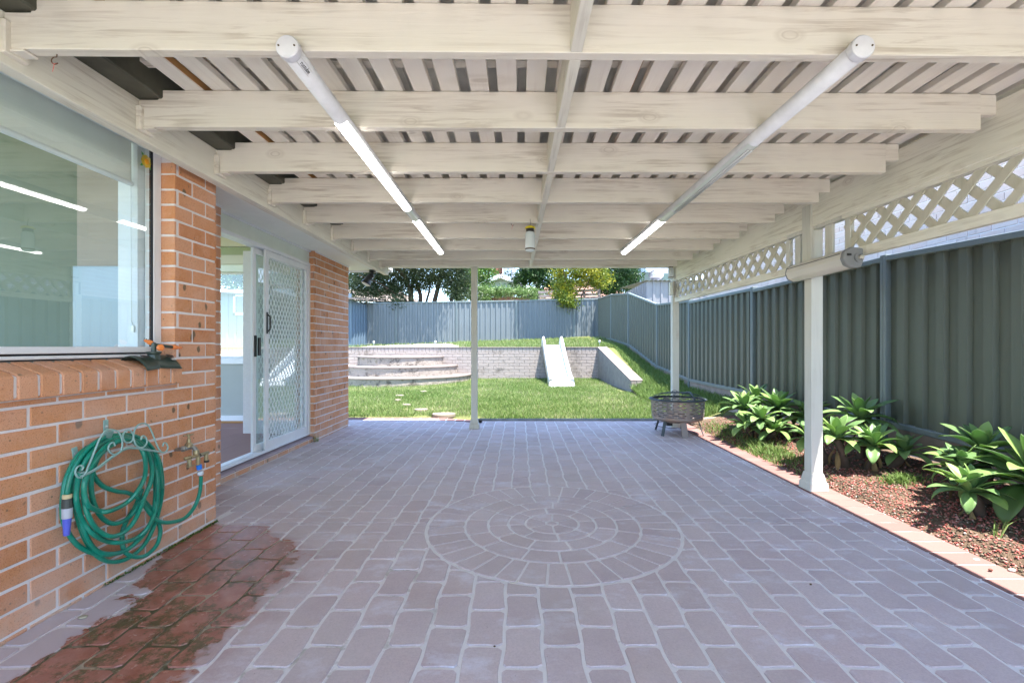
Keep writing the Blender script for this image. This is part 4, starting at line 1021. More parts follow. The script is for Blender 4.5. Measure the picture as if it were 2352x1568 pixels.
# multi stemmed olive toned tree at the back left
tr = thing('multi_stemmed_tree', 'tall multi stemmed dark tree with fine olive leaves behind the back fence', 'tree', (-4.4, 18.6, .8))
w = MB()
base = [(948, 760), (985, 760), (1000, 760)]
ST = [([(945, 760, 18.4), (943, 690, 18.4), (938, 655, 18.4), (925, 630, 18.1), (890, 600, 17.4), (860, 560, 16.6)], .10, .03), ([(950, 760, 18.5), (946, 690, 18.5), (947, 650, 18.5), (955, 610, 18.3), (950, 560, 17.8), (940, 480, 17)], .09, .03),
      ([(955, 770, 18.6), (966, 690, 18.6), (960, 660, 18.6), (957, 640, 18.6), (975, 600, 18.6), (985, 520, 18.8)], .10, .04), ([(960, 770, 18.6), (980, 690, 18.6), (985, 672, 18.6), (990, 640, 18.6), (1000, 600, 18.3), (1010, 520, 18)], .06, .02),
      ([(975, 780, 18.6), (998, 692, 18.6), (1006, 660, 18.6), (1012, 630, 18.4), (1025, 600, 18.2), (1045, 530, 17.8), (1060, 450, 17)], .11, .04),
      ([(1030, 770, 18.5), (1036, 690, 18.5), (1045, 672, 18.5), (1052, 650, 18.5), (1060, 615, 18.2), (1080, 560, 17.8)], .075, .03),
      ([(940, 700, 18.3), (925, 683, 18.2), (900, 670, 18), (875, 652, 17.8), (845, 640, 17.5), (825, 632, 17.2)], .05, .015), ([(930, 690, 18.4), (880, 694, 18.2), (850, 690, 18), (825, 676, 17.8)], .03, .01),
      ([(938, 655, 18.4), (920, 640, 18.6), (895, 625, 18.8), (870, 612, 19)], .05, .02)]
for pts, r0, r1 in ST: limb(w, [Y(a, b, d) for a, b, d in pts], r0, r1)
w.build('trunk', M['bark'], tr, smooth=True)
E = [((-5.8, 17.6, 5.0), (1.6, 1.5, 1.3), 1.2), ((-4.4, 17.2, 5.8), (1.8, 1.5, 1.2), 1.5), ((-2.9, 17.3, 5.4), (1.5, 1.4, 1.4), 1.3), ((-3.6, 18.2, 3.9), (1.9, .9, .55), .33), ((-5.6, 18.4, 3.7), (1.3, .9, .6), .34),
     ((-2.35, 18.1, 3.7), (.55, .9, .9), .55), ((-2.1, 17.9, 2.9), (.5, .6, .5), .18), ((-5.1, 17.7, 2.95), (1.1, .45, .22), .10), ((-4.4, 16.6, 2.7), (.35, .25, .25), .03), ((-6.4, 18.6, 3.2), (.6, .5, .5), .12), ((-5.3, 18.4, 4.1), (1.5, .9, .45), .9), ((-3.4, 18.4, 4.1), (1.4, .9, .45), .8), ((-5.9, 18.3, 3.5), (.8, .6, .5), .6), ((-4.9, 18.3, 3.35), (.9, .5, .3), .35), ((-3.9, 18.6, 3.7), (1.2, .6, .4), .45), ((-2.55, 18.0, 3.6), (.45, .6, .7), .4), ((-5.7, 15.95, 5.0), (.9, .4, .8), .8), ((-4.3, 16.1, 5.0), (.9, .4, .8), .8), ((-3.0, 16.3, 5.0), (.8, .4, .8), .7)]
p_, r_ = crown_points(E, 72000, .17); leaves('crown', p_, .085, M['lf_olive'], tr, .45, r_)
def tree(nm, lb, base, ells, n, size, mat, trunk_r=.10, cl=.3, limbs=4, group=None):
    tr = thing(nm, lb, 'tree', tuple(base), group); w = MB(); b = Vector(base)
    c = Vector(ells[0][0])
    limb(w, [b, b.lerp(c, .35) + Vector((random.uniform(-.1, .1), 0, 0)), b.lerp(c, .8)], trunk_r, trunk_r * .45)
    for i in range(limbs):
        e = ells[i % len(ells)]; q = Vector(e[0]) + Vector([random.uniform(-.6, .6) * s for s in e[1]])
        limb(w, [b.lerp(c, .30 + .08 * i), b.lerp(c, .5).lerp(q, .5), q], trunk_r * .5, trunk_r * .12)
    w.build('trunk', M['bark'], tr, smooth=True)
    p, r = crown_points(ells, n, cl); leaves('crown', p, size, mat, tr, .5, r); return tr
c = lambda px, py, d: tuple(at_y(px, py, d))
tree('dense_tree', 'dark green dense tree left of the yellow tree', (.55, 24, .5), [(c(1245, 600, 24), (1.15, 1.0, 1.3), 1.5), (c(1230, 625, 23.8), (.95, .8, .65), .8), (c(1262, 655, 23.6), (.7, .6, .55), .5), (c(1210, 560, 24), (1.2, 1, 1.2), .5), (c(1195, 640, 24), (.8, .8, .5), .5)], 15000, .12, M['lf_dark'], .14, .2)
tree('yellowing_tree', 'yellow and green tree leaning over the back fence beside the slat fence', (1.9, 18.9, 1.0), [(c(1330, 630, 18.4), (1.1, .7, .55), 1.9), (c(1300, 660, 18.0), (.42, .45, .42), .7), (c(1305, 695, 17.2), (.38, .25, .22), .35), (c(1330, 575, 17.5), (1.3, 1.1, 1.0), .9), (c(1285, 680, 17.6), (.28, .25, .22), .22), (c(1375, 640, 18.6), (.45, .4, .45), .5), ((1.3, 16.7, 4.9), (1.0, .35, .8), 1.6)], 22000, .085, M['lf_yel'], .08, .14)
tree('dense_tree', 'deep green tree between the yellow tree and the cream shed', (4.3, 22, .5), [(c(1410, 620, 21.5), (.95, .9, .9), 1.2), (c(1395, 655, 21), (.75, .6, .5), .6), (c(1440, 640, 22), (.6, .6, .6), .5), (c(1420, 540, 21), (1.2, 1, 1.2), .6)], 15000, .11, M['lf_dark'], .12, .2)
tree('leafy_tree', 'light green tree directly left of the centre post behind the fence', (-2.0, 21.5, .5), [(c(1095, 640, 21.5), (.75, .7, .75), 1), (c(1062, 672, 21), (.75, .5, .35), .5), (c(1110, 575, 21.5), (1.1, 1, 1.2), .6)], 6500, .11, M['lf_light'], .08, .18)
tree('leafy_tree', 'small light green tree beside the red chimney', (-1.8, 29, .5), [(c(1108, 640, 29), (1.1, .8, .9), 1), (c(1120, 600, 29), (1.2, .8, 1.2), .6)], 4500, .15, M['lf_light'], .1, .22)
tree('leafy_tree', 'grey green tree at the far left beyond the brown shed roof', (-9, 24, .5), [(c(790, 640, 22), (1.2, 1, 1.2), 1), (c(815, 625, 23), (.8, .8, .7), .6)], 4500, .12, M['lf_olive'], .1, .2)
tree('leafy_tree', 'bright green tree behind the dark tree near the cream shed', (6.4, 28, .5), [(c(1455, 650, 27), (.9, .8, .8), 1), (c(1462, 610, 27), (.9, .9, 1.1), .7)], 3500, .14, M['lf_light'], .1, .2)
tree('dense_tree', 'dark leafy tree behind the blue shed, seen through the far house window', (-12, 20, .5), [(c(545, 640, 19), (2.6, 1.4, 1.0), 1.2), (c(500, 600, 19), (1.6, 1.2, 1.2), .7), (c(590, 610, 20), (1.6, 1.2, 1.2), .7)], 9000, .13, M['lf_dark'], .14, .25)
vn = thing('flowering_vine', 'pale flowering green vine covering the timber arbour behind the fence', 'vine', (-1, 20, 2.4))
p_, r_ = crown_points([(c(1140, 668, 19.8), (1.0, .5, .22), 1), (c(1110, 676, 19.6), (.55, .4, .3), .6), (c(1205, 672, 19.7), (.75, .4, .22), .6), (c(1228, 682, 19.5), (.3, .3, .28), .25)], 9000, .12); leaves('foliage', p_, .075, M['lf_vine'], vn, .5, r_)
w = MB(); limb(w, [(-1.6, 20, .9), c(1110, 690, 19.9), c(1145, 668, 19.9), c(1200, 672, 19.9)], .03, .012); w.build('stem', M['bark'], vn)

# grass blades
M['grass'] = leaf_mat('grass blades', [(0, (.085, .15, .03)), (.4, (.145, .225, .06)), (.7, (.22, .28, .105)), (.88, (.33, .32, .18)), (1, (.42, .37, .25))], .35, .6, .25)
def blades(name, pts, hmin, hmax, wd, rnd, lean=.5, label=None):
    n = len(pts); pts = np.asarray(pts); ang = RNG.uniform(0, 2 * math.pi, n); h = RNG.uniform(hmin, hmax, n)
    d = np.stack([np.cos(ang), np.sin(ang), np.zeros(n)], 1) * wd / 2
    ln = rand_unit(n); ln[:, 2] = 0; tip = pts + ln * (h * lean)[:, None] + np.array([0, 0, 1.0]) * h[:, None]
    mid = pts + ln * (h * lean * .35)[:, None] + np.array([0, 0, .6]) * h[:, None]
    V = np.stack([pts - d, pts + d, mid + d * .7, mid - d * .7, tip], 1).reshape(-1, 3)
    b = np.arange(n) * 5; Fc = np.concatenate([np.stack([b, b + 1, b + 2], 1), np.stack([b, b + 2, b + 3], 1), np.stack([b + 3, b + 2, b + 4], 1)])
    o = fast_mesh(name, V, Fc, np.tile(rnd, 3), M['grass']); tag(o, label, 'grass', None, 'stuff'); return o
def patchy(x, y): return .5 + .25 * np.sin(1.7 * x + .9 * y) * np.sin(1.3 * y - .6 * x) + .25 * np.sin(4.1 * x + 2.2 * np.sin(1.9 * y)) * np.sin(3.3 * y)
n = 165000; u = RNG.random(n); y = 7.03 + (13.48 - 7.03) * u ** 1.15; x = RNG.uniform(-1, 1, n) * 0 + RNG.uniform(-5.6, 2.46, n)
keep = (np.hypot(x + 3.42, (y - 13.49)) > 2.04) & ~((x < -.6) & (y < 7.36)); keep &= ~((x > 2.26) & (y > 10.3))
keep &= ~((np.hypot(x + 3.5, (y - 13.2)) < 2.7) & (RNG.random(n) < .6))
for (cx_, cy_, wd, lb) in STN:
    px, py = (950 + cx_ / 5.2267) * .8279, (930 + cy_ / 5.2267) * .8279; p = at_z(px, py, .12); keep &= ~(np.hypot(x - p.x, (y - p.y) / .8) < wd / 5.2267 * .8279 / 2 * p.y / F * .92)
x, y = x[keep], y[keep]; bare = patchy(x, y); kp = RNG.random(len(x)) > np.clip((bare - .62) * 1.6, 0, .75); x, y, bare = x[kp], y[kp], bare[kp]
rn = np.clip(RNG.beta(2, 3, len(x)) * .75 + (bare - .45) * .55 + .06 + (RNG.random(len(x)) < .12) * .45, 0, 1)
blades('lawn_grass', np.stack([x, y, np.maximum(0, (y - 7) * .028)], 1), .025, .075, .0075, rn, .65, 'short green and straw coloured lawn grass in front of the retaining wall')
n = 30000; y = RNG.uniform(6.66, 17.2, n); x = 2.46 + RNG.random(n) * .80; kp = ~((x < 2.76) & (y > 10.25) & (y < 13.8)); x, y = x[kp], y[kp]
z = np.array([bank_z(a, b) for a, b in zip(x, y)]); kp = RNG.random(len(x)) < np.where(x > 3.0, .6, 1.0); x, y, z = x[kp], y[kp], z[kp]
blades('bank_grass', np.stack([x, y, z], 1), .05, .14, .013, np.clip(RNG.beta(2, 3, len(x)) * .8, 0, 1), .6, 'longer grass on the sloping bank below the right fence')
n = 26000; y = 13.7 + 3.0 * RNG.random(n) ** 1.5; x = RNG.uniform(-5.6, 3.0, n); kp = ~((np.hypot(x + 3.4, y - 14) < 1.6) & (RNG.random(n) < .93)) & ((x > -2.2) | (RNG.random(n) < .25)); x, y = x[kp], y[kp]
blades('terrace_grass', np.stack([x, y, np.array([terr_z(a, b) for a, b in zip(x, y)])], 1), .04, .12, .012, np.clip(RNG.beta(2, 2, len(x)) * .9 + .1, 0, 1), .6, 'dry grass along the top of the retaining wall')
# gravel on the terrace above the steps
def chips(name, x, y, z, size, mat, label, cat='gravel', flat=.6):
    n = len(x); s = size * RNG.uniform(.5, 1.5, n)
    base_ = np.array([[1, 0, 0], [0, 1, 0], [-1, 0, 0], [0, -1, 0], [0, 0, 1], [0, 0, -.6]], float); V = np.zeros((n, 6, 3))
    a = RNG.uniform(0, 6.28, n); ca, sa = np.cos(a), np.sin(a); jit = RNG.uniform(.55, 1.15, (n, 6, 1)); B = base_[None] * jit + RNG.normal(size=(n, 6, 3)) * .18
    B[:, :, 2] *= flat; V[:, :, 0] = B[:, :, 0] * ca[:, None] - B[:, :, 1] * sa[:, None] * .8; V[:, :, 1] = B[:, :, 0] * sa[:, None] + B[:, :, 1] * ca[:, None] * .8; V[:, :, 2] = B[:, :, 2]
    V = V * s[:, None, None] + np.stack([x, y, z], 1)[:, None]; f = np.array([[0, 1, 4], [1, 2, 4], [2, 3, 4], [3, 0, 4], [1, 0, 5], [2, 1, 5], [3, 2, 5], [0, 3, 5]])
    Fc = (f[None] + (np.arange(n) * 6)[:, None, None]).reshape(-1, 3); o = fast_mesh(name, V.reshape(-1, 3), Fc, np.repeat(RNG.random(n), 8), mat); tag(o, label, cat, None, 'stuff'); return o
t = NT('white pebbles'); c_ = t.ramp(t.attr(), [(0, (.30, .25, .21)), (1, (.55, .50, .45))]); M['pebble'] = t.fin(c_, .9, .15)
n = 5000; a = RNG.uniform(0, 6.28, n); q = RNG.random(n) ** .5; x = -3.3 + 1.7 * q * np.cos(a); y = 14.9 + 1.25 * q * np.sin(a)
chips('pebbles', x, y, np.array([terr_z(i, j) for i, j in zip(x, y)]) + .005, .028, M['pebble'], 'pale pebbles spread on the terrace above the curved steps')
t = NT('red scoria'); v = t.coord(); c_ = t.ramp(t.attr(), [(0, (.10, .085, .06)), (.25, (.19, .15, .11)), (.38, (.27, .08, .066)), (.6, (.38, .145, .12)), (.8, (.42, .20, .175)), (.97, (.44, .38, .33))], 'CONSTANT')
t.bump(t.noise(v, 300, 3), .003, .8); M['scoria'] = t.fin(c_, .95, .1)
n = 30000; y = -.8 + 7.3 * RNG.random(n) ** .9; x = 2.44 + .84 * RNG.random(n) ** 1.35; z = np.array([bed_z(a, b) for a, b in zip(x, y)]) + .003
pk = .5 + .5 * np.sin(2.3 * y + 4 * x) * np.sin(1.1 * y + .5); kp = (RNG.random(n) < .45 + .55 * pk) & ((y < 5.6) | (RNG.random(n) < .3)); x, y, z = x[kp], y[kp], z[kp]
chips('scoria_mulch', x, y, z, .0092, M['scoria'], 'red scoria chips scattered over the garden bed soil', 'mulch')
# agaves
M['agave'] = leaf_mat('agave leaf', [(0, (.13, .23, .085)), (.5, (.20, .34, .12)), (1, (.32, .47, .14))], .42, .38, .45)
M['agave_dry'] = plain('dry agave leaf', (.20, .14, .07), .9, .1, var=.3)
def agave_leaf(w, c, az, el, L, W, bend, r, m=0):
    n = 11; P = []; dirh = Vector((math.cos(az), math.sin(az), 0)); side = Vector((-math.sin(az), math.cos(az), 0)); p = Vector(c); a = el
    base = len(w.V); roll = random.uniform(-.35, .35)
    for i in range(n):
        s = i / (n - 1); wd = W * (.30 + .70 * math.sin(min(1, s / .62) * math.pi / 2) ** 1.3) if s < .62 else W * max(.015, math.cos((s - .62) / .38 * math.pi / 2) ** .85)
        t_ = dirh * math.cos(a) + Vector((0, 0, 1)) * math.sin(a); up = Vector((0, 0, 1)) * math.cos(a) - dirh * math.sin(a)
        sd_ = side * math.cos(roll * s) + up * math.sin(roll * s); fold = .42 * (1 - s * .6)
        for k in (-1, -.5, 0, .5, 1): w.V.append(tuple(p + sd_ * wd * .5 * k + up * abs(k) ** 1.6 * wd * .5 * fold))
        p = p + t_ * L / (n - 1); a -= bend / (n - 1) * (1 + 1.2 * s)
    for i in range(n - 1):
        for k in range(4): b = base + i * 5 + k; w.face([b, b + 1, b + 6, b + 5], m, r)
def rosette(parent, c, L, nl=20, W=.085, tilt=0):
    w = MB(); ph = random.random() * 6
    for i in range(nl):
        s = i / nl; az = ph + i * 2.399; el = R(86 - 82 * s ** .8) + random.uniform(-.1, .1)
        agave_leaf(w, (c[0], c[1], c[2]), az, el, L * (.68 + .34 * math.sin(s * 2.6)) * random.uniform(.9, 1.08), W * (.75 + .3 * s) * random.uniform(.9, 1.1), R(18 + 42 * s) * random.uniform(.6, 1.3), random.random())
    return w.build('rosette', M['agave'], parent, smooth=True, solid=.002)
def stem(parent, c, g):
    w = MB(); w.tube([g, Vector(g).lerp(Vector(c), .6) + Vector((.02, 0, 0)), c], [.035, .03, .028], 8)
    o = w.build('stem', M['bark'], parent, smooth=True)
    w = MB()
    for i in range(9): agave_leaf(w, (c[0], c[1], c[2] - .04 - .03 * (i % 3)), i * 2.1, -.9, .16, .04, .5, .5)
    w.build('dry_leaves', M['agave_dry'], parent)
AG = [('leafy agave cluster farthest along the garden bed, left of the near post', (2.72, 5.3, .15), [(2.66, 5.5, .36, .33, 18), (2.96, 5.30, .38, .36, 20), (2.66, 5.12, .30, .27, 15), (2.93, 5.75, .42, .34, 17), (2.56, 5.22, .21, .26, 13), (2.74, 5.0, .20, .26, 13), (3.1, 5.0, .33, .33, 15)]),
      ('middle agave cluster just behind the near white post', (2.85, 3.9, .15), [(2.68, 3.92, .33, .29, 18), (3.03, 4.12, .46, .33, 19), (2.88, 3.78, .30, .27, 17), (3.08, 3.72, .25, .25, 14), (2.60, 4.15, .28, .26, 14)]),
      ('nearest and largest agave cluster at the right edge by the fence', (2.85, 2.8, .15), [(2.70, 2.78, .235, .25, 19), (2.88, 3.02, .31, .24, 15), (3.04, 3.05, .41, .29, 18), (3.00, 2.68, .30, .44, 19), (3.10, 2.35, .28, .36, 16)])]
for lb, bc, rs_ in AG:
    t_ = thing('agave_plant', lb, 'agave', bc, 'soft agaves in the garden bed')
    for (ax_, ay_, az_, L_, nl) in rs_: rosette(t_, (ax_, ay_, az_), L_, nl + 5, .092 * L_ / .30); stem(t_, (ax_, ay_, az_), (ax_ * .6 + bc[0] * .4, ay_ * .6 + bc[1] * .4, .10))
# weeds
def tuft(name, lb, cx_, cy_, rx, ry, n, hmax, cat='weed'):
    x = cx_ + RNG.normal(size=n) * rx; y = cy_ + RNG.normal(size=n) * ry; x = np.maximum(x, 2.40)
    z = np.array([bed_z(a, b) for a, b in zip(x, y)]); o = blades(name, np.stack([x, y, z], 1), hmax * .3, hmax, .009, np.clip(RNG.random(len(x)) * .62, 0, 1), 1.1); 
    o['label'] = lb; o['category'] = cat; del o['kind']; return o
tuft('grass_tuft', 'patch of bright green weed grass at the bed edge in front of the farthest agaves', 2.52, 4.75, .07, .28, 900, .09)
tuft('grass_tuft', 'small sprawling weed patch beside the pink border near the fire pit', 2.55, 5.75, .09, .30, 600, .06)
tuft('grass_tuft', 'low feathery weed below the middle agave cluster', 2.83, 3.45, .06, .045, 420, .06)
tuft('grass_tuft', 'single arching grass weed beside the nearest agave cluster', 2.62, 2.55, .01, .01, 9, .14)
tuft('grass_tuft', 'thin weed sprig against the near post base', 2.47, 3.9, .02, .06, 60, .08)
# ================================================================== LIGHTS, TRAPS, HEATERS
M['tube_body'] = plain('dirty white tube plastic', (.66, .66, .70), .45, .4, var=.10, scale=14)
M['lit'] = emit_mat('lit fluorescent diffuser', (1.0, .97, .91), 2.2)
M['clear'] = plain('clear ribbed diffuser', (.70, .75, .72), .2, .6, var=.05)
M['dark'] = plain('dark rust mark', (.10, .07, .045), .9, .1)
def fluoro(lb, x0, x1, lit, unlit):
    zc = H + 1.030; ya, yb = 1.595, 5.0; r_ = .0345
    t_ = thing('fluorescent_light', lb, 'tube light', (x0, ya, zc), 'tube lights under the rafters')
    def c(y): return Vector((x0 + (x1 - x0) * (y - ya) / (yb - ya), y, zc))
    w = MB(); w.tube([c(ya), c(yb)], r_, 28, r=.5); o = w.build('housing', M['tube_body'], t_, smooth=False)
    for p in o.data.polygons: p.use_smooth = len(p.vertices) == 4
    w = MB(); w.lathe([(.0005, 0), (.036, 0), (.0395, .004), (.0395, .03), (.038, .034)], c(ya) + Vector((0, -.006, 0)), (0, 1, 0), 28); w.build('end_cap', M['tube_body'], t_)
    w = MB()
    for sx_ in (-1, 1): w.lathe([(.0005, 0), (.0032, 0), (.0032, .003)], c(ya) + Vector((sx_ * .027, -.0085, .001)), (0, 1, 0), 8)
    w.build('screws', M['dark'], t_)
    w = MB(); w.lathe([(.038, -.03), (.038, 0), (.001, .004)], c(yb), (0, 1, 0), 24); w.build('end_cap', M['tube_body'], t_)
    for (a, b, m, nm) in [(a, b, M['lit'], 'lit_diffuser') for a, b in lit] + [(a, b, M['clear'], 'diffuser') for a, b in unlit]:
        w = MB(); n = 12; side = -1 if x0 > 0 else 1
        for k in range(n):
            a0 = R(-146 + 112 * k / n); a1 = R(-146 + 112 * (k + 1) / n); P = []
            for (yy, aa) in ((a, a0), (b, a0), (b, a1), (a, a1)): P.append(c(yy) + Vector((math.cos(aa), 0, math.sin(aa))) * (r_ + .0035))
            w.poly(P)
        w.build(nm, m, t_, smooth=True)
    return t_
L1_ = fluoro('left ceiling tube light, both of its long sections glowing white', -.797, -.845, [(2.08, 3.40), (3.70, 4.98)], [(3.42, 3.68)])
L2_ = fluoro('right ceiling tube light with its near section unlit and far section glowing', 1.18, 1.12, [(3.72, 4.98)], [(2.30, 3.40), (3.42, 3.70)])
w = MB()
for dx in (-.012, .006): w.tube([(1.165 + dx, 2.34, H + .990), (1.15 + dx, 3.38, H + .990)], .006, 8)
w.build('bare_tube', M['slide'], L2_, smooth=True)
# small maker's sticker on the left tube: outlined patch with a line of lettering
w = MB(); 
def onl(y, a, r_=.0352): a = R(a); cc = Vector((-.797 - .014 * (y - 1.595), y, H + 1.030)); return cc + Vector((math.cos(a), 0, math.sin(a))) * r_
w.poly([onl(1.63, -22), onl(1.72, -22), onl(1.72, -62), onl(1.63, -62)]); stk = w.build('maker_sticker', plain('sticker film', (.60, .60, .60), .4), L1_)
fc = bpy.data.curves.new('sticker_lettering', 'FONT'); fc.body = 'rustube'; fc.size = .0225; fc.extrude = .0002; fc.align_x = 'CENTER'; fc.align_y = 'CENTER'; fc.space_character = .95
fc.materials.append(M['black']); tmp_ = bpy.data.objects.new('tmp_text', fc); COL.objects.link(tmp_); bpy.context.view_layer.update()
fo = bpy.data.objects.new('sticker_lettering', bpy.data.meshes.new_from_object(tmp_.evaluated_get(bpy.context.evaluated_depsgraph_get()))); COL.objects.link(fo); fo.parent = L1_; bpy.data.objects.remove(tmp_)
pc = onl(1.675, -42, .0358); nrm = Vector((math.cos(R(-42)), 0, math.sin(R(-42)))); xax = Vector((0, 1, 0)); zax = nrm; yax = zax.cross(xax)
fo.matrix_local = Matrix.Translation(pc - Vector(L1_['_o'])) @ Matrix((xax, yax, zax)).transposed().to_4x4()
M['jar'] = plain('cloudy plastic jar', (.60, .66, .68), .25, .5, var=.05)
M['ycap'] = plain('yellow lid', (.75, .62, .02), .35, .5)
def trap(lb, c, s=1.0):
    c = Vector(c); t_ = thing('insect_trap', lb, 'insect trap', tuple(c), 'hanging insect traps')
    w = MB(); w.lathe([(.034 * s, .0), (.040 * s, .008 * s), (.041 * s, .02 * s), (.041 * s, .135 * s), (.036 * s, .155 * s), (.033 * s, .16 * s)], c, n=22); w.build('jar', M['jar'], t_, smooth=True)
    w = MB(); w.lathe([(.0405 * s, .012 * s), (.0418 * s, .014 * s), (.0418 * s, .022 * s), (.0405 * s, .024 * s)], c, n=22, caps=False); w.build('grime_ring', M['dark'], t_)
    w = MB(); w.lathe([(.034 * s, .16 * s), (.034 * s, .195 * s)], c, n=20); w.build('neck', M['black'], t_)
    w = MB(); w.lathe([(.044 * s, .188 * s), (.045 * s, .194 * s), (.034 * s, .206 * s), (.012 * s, .214 * s), (.001, .216 * s)], c, n=20); w.build('lid', M['ycap'], t_, smooth=True)
    w = MB(); w.tube([c + Vector((0, 0, .21 * s)), c + Vector((.004, 0, .235 * s)), c + Vector((0, .004, .27 * s))], .0015, 5); w.build('hook', M['dark'], t_)
trap('cloudy hanging insect trap jar with yellow lid below the middle rafters', at_y(1217.5, 577, 3.88))
trap('cloudy insect trap jar with yellow lid against the far right post', at_y(1541, 640, 6.36), .93)
# radiant heater on the near post
M['hgrey'] = plain('grey heater end cap', (.22, .225, .23), .45, .4); M['hbody'] = plain('cream heater shell', (.62, .585, .53), .35, .45, var=.05)
M['hdark'] = plain('heater seam', (.12, .11, .10), .5)
ht = thing('radiant_heater', 'cream outdoor heater with grey end cap mounted across the near post', 'heater', (2.2, 3.4, H + .6))
def hprof(cx_, zc, s=1.0): return [(cx_ + a * s, zc + b * s) for a, b in ((.055, .062), (-.020, .070), (-.062, .045), (-.072, .0), (-.055, -.042), (-.01, -.062), (.040, -.058), (.055, -.02))]
w = MB(); w.extr(hprof(2.205, H + .585), 'y', 3.085, 3.725); w.build('shell', M['hbody'], ht, bevel=.008, seg=3)
w = MB(); w.extr(hprof(2.205, H + .585, 1.06), 'y', 3.050, 3.094); w.build('end_cap', M['hgrey'], ht, bevel=.012, seg=3)
w = MB(); w.extr(hprof(2.205, H + .585, 1.04), 'y', 3.716, 3.735); w.build('end_cap', M['hgrey'], ht, bevel=.008, seg=2)
w = MB(); w.beam((2.138, 3.1, H + .622), (2.138, 3.71, H + .622), .006, .004); w.build('seam', M['hdark'], ht)
w = MB(); w.lathe([(.030, 0), (.030, .012), (.022, .012), (.022, .004)], (2.225, 3.050, H + .588), (0, -1, 0), 20); w.build('knob_ring', M['hgrey'], ht, smooth=False)
w = MB(); w.lathe([(.014, 0), (.014, .022), (.001, .024)], (2.235, 3.048, H + .588), (0, -1, 0), 16); w.build('knob', plain('pale knob', (.50, .48, .42), .4), ht, smooth=False)
w = MB(); w.box(2.150, 2.178, 3.046, 3.052, H + .60, H + .615); w.build('slot', M['black'], ht)
w = MB(); w.box(2.238, 2.252, 3.60, 3.66, H + .56, H + .62); w.build('bracket', M['hgrey'], ht)
hl = thing('wall_light', 'slim clear plastic light fitting on the far right post under the trap', 'wall light', (2.09, 6.40, H + .78))
p = at_y(1541, 680, 6.38); w = MB(); w.box(p.x - .026, p.x + .026, 6.355, 6.405, p.z + .012, p.z + .19); w.build('cover', M['clear'], hl, bevel=.012, seg=2)
w = MB(); w.box(p.x - .018, p.x + .030, 6.406, 6.44, p.z + .03, p.z + .20); w.build('back_plate', M['hdark'], hl, bevel=.004)
# flood light under the end of the soffit
fl2 = thing('flood_light', 'black floodlight hanging under the soffit corner of the house', 'flood light', (-2.15, 6.85, ZS))
b0 = at_y(862, 616, 6.8); b1 = at_y(846, 640, 6.8)
w = MB(); w.lathe([(.05, -.0), (.05, .03), (.02, .045)], (b0.x - .04, 6.8, ZS - .005), (0, 0, -1), 16); w.build('mount', M['black'], fl2)
w = MB(); w.tube([(b0.x - .04, 6.8, ZS - .04), (b0.x - .045, 6.8, ZS - .075), b1 + Vector((.03, 0, .05))], .016, 8); w.build('arm', M['black'], fl2)
dv = Vector((-.42, -.25, -1)).normalized(); cc = b1 + Vector((.02, 0, .03))
w = MB(); w.lathe([(.03, -.03), (.045, 0), (.05, .05), (.072, .11), (.074, .125), (.066, .125)], cc, dv, 20, caps=True); w.build('lamp_body', M['black'], fl2, smooth=False)
w = MB(); w.lathe([(.066, .124), (.05, .135), (.001, .14)], cc, dv, 20, caps=False); w.build('lens', M['slide'], fl2, smooth=True)
w = MB(); w.box(b0.x - .075, b0.x - .02, 6.77, 6.83, ZS - .12, ZS - .06); w.build('sensor', M['black'], fl2, bevel=.006)
# rusty cup hooks with red string
M['hook'] = plain('rusty hook', (.13, .07, .04), .7, .3, metal=.4); M['redstr'] = plain('red string', (.75, .13, .10), .8)
def hook(px, py, d, lb, s=1.0):
    p = at_y(px, py, d); t_ = thing('cup_hook', lb, 'hook', tuple(p), 'rusty hooks with red string')
    w = MB(); pts = [p + Vector((.003, 0, .014)) * s, p + Vector((.002, 0, .004)) * s] + [p + Vector((math.cos(a) * .013 - .001, -.003, math.sin(a) * .013 - .011)) * s for a in [R(80 + 30 * i) for i in range(9)]]
    w.tube(pts, .0018 * s, 6); w.build('wire', M['hook'], t_)
    w = MB(); q = p + Vector((-.003, -.004, -.023)) * s; w.tube([q, q + Vector((-.002, 0, -.012)) * s, q + Vector((-.006, 0, -.028)) * s], .0010 * s, 4); w.tube([q + Vector((-.008, 0, .003)) * s, q, q + Vector((.008, 0, .002)) * s], .0010 * s, 4); w.build('string', M['redstr'], t_)
hook(129, 134, 1.66, 'rusty cup hook with red string under the left end of the nearest rafter')
hook(1178, 512, 3.95, 'tiny hook with red string on a middle rafter left of the hanging trap')

# ================================================================== THINGS ON THE WALL
def W4(cx_, cy_, off): return at_x(cx_ * .26403, 910.7 + cy_ * .26403, XW + off)       # wall detail view
def spline(pts, closed=False, n=10):
    P = [Vector(p) for p in pts]; N = len(P); out = []
    for i in range(N if closed else N - 1):
        g = lambda k: P[k % N] if closed else P[min(max(k, 0), N - 1)]
        p0, p1, p2, p3 = g(i - 1), g(i), g(i + 1), g(i + 2)
        for k in range(n):
            s = k / n; out.append(.5 * ((2 * p1) + (p2 - p0) * s + (2 * p0 - 5 * p1 + 4 * p2 - p3) * s * s + (3 * p1 - p0 - 3 * p2 + p3) * s ** 3))
    if not closed: out.append(P[-1])
    return out
t = NT('braided green hose'); uvn = t.n("ShaderNodeTexCoord"); sep = t.n("ShaderNodeSeparateXYZ"); t.l(uvn.outputs['UV'], sep.inputs[0])
u_ = t.math('MULTIPLY', sep.outputs[0], 150.0); v_ = t.math('MULTIPLY', sep.outputs[1], 8.0)
tri = t.math('ABSOLUTE', t.math('SUBTRACT', t.math('FRACT', v_), .5))
ch = t.math('FRACT', t.math('ADD', u_, t.math('MULTIPLY', tri, 2.0)))
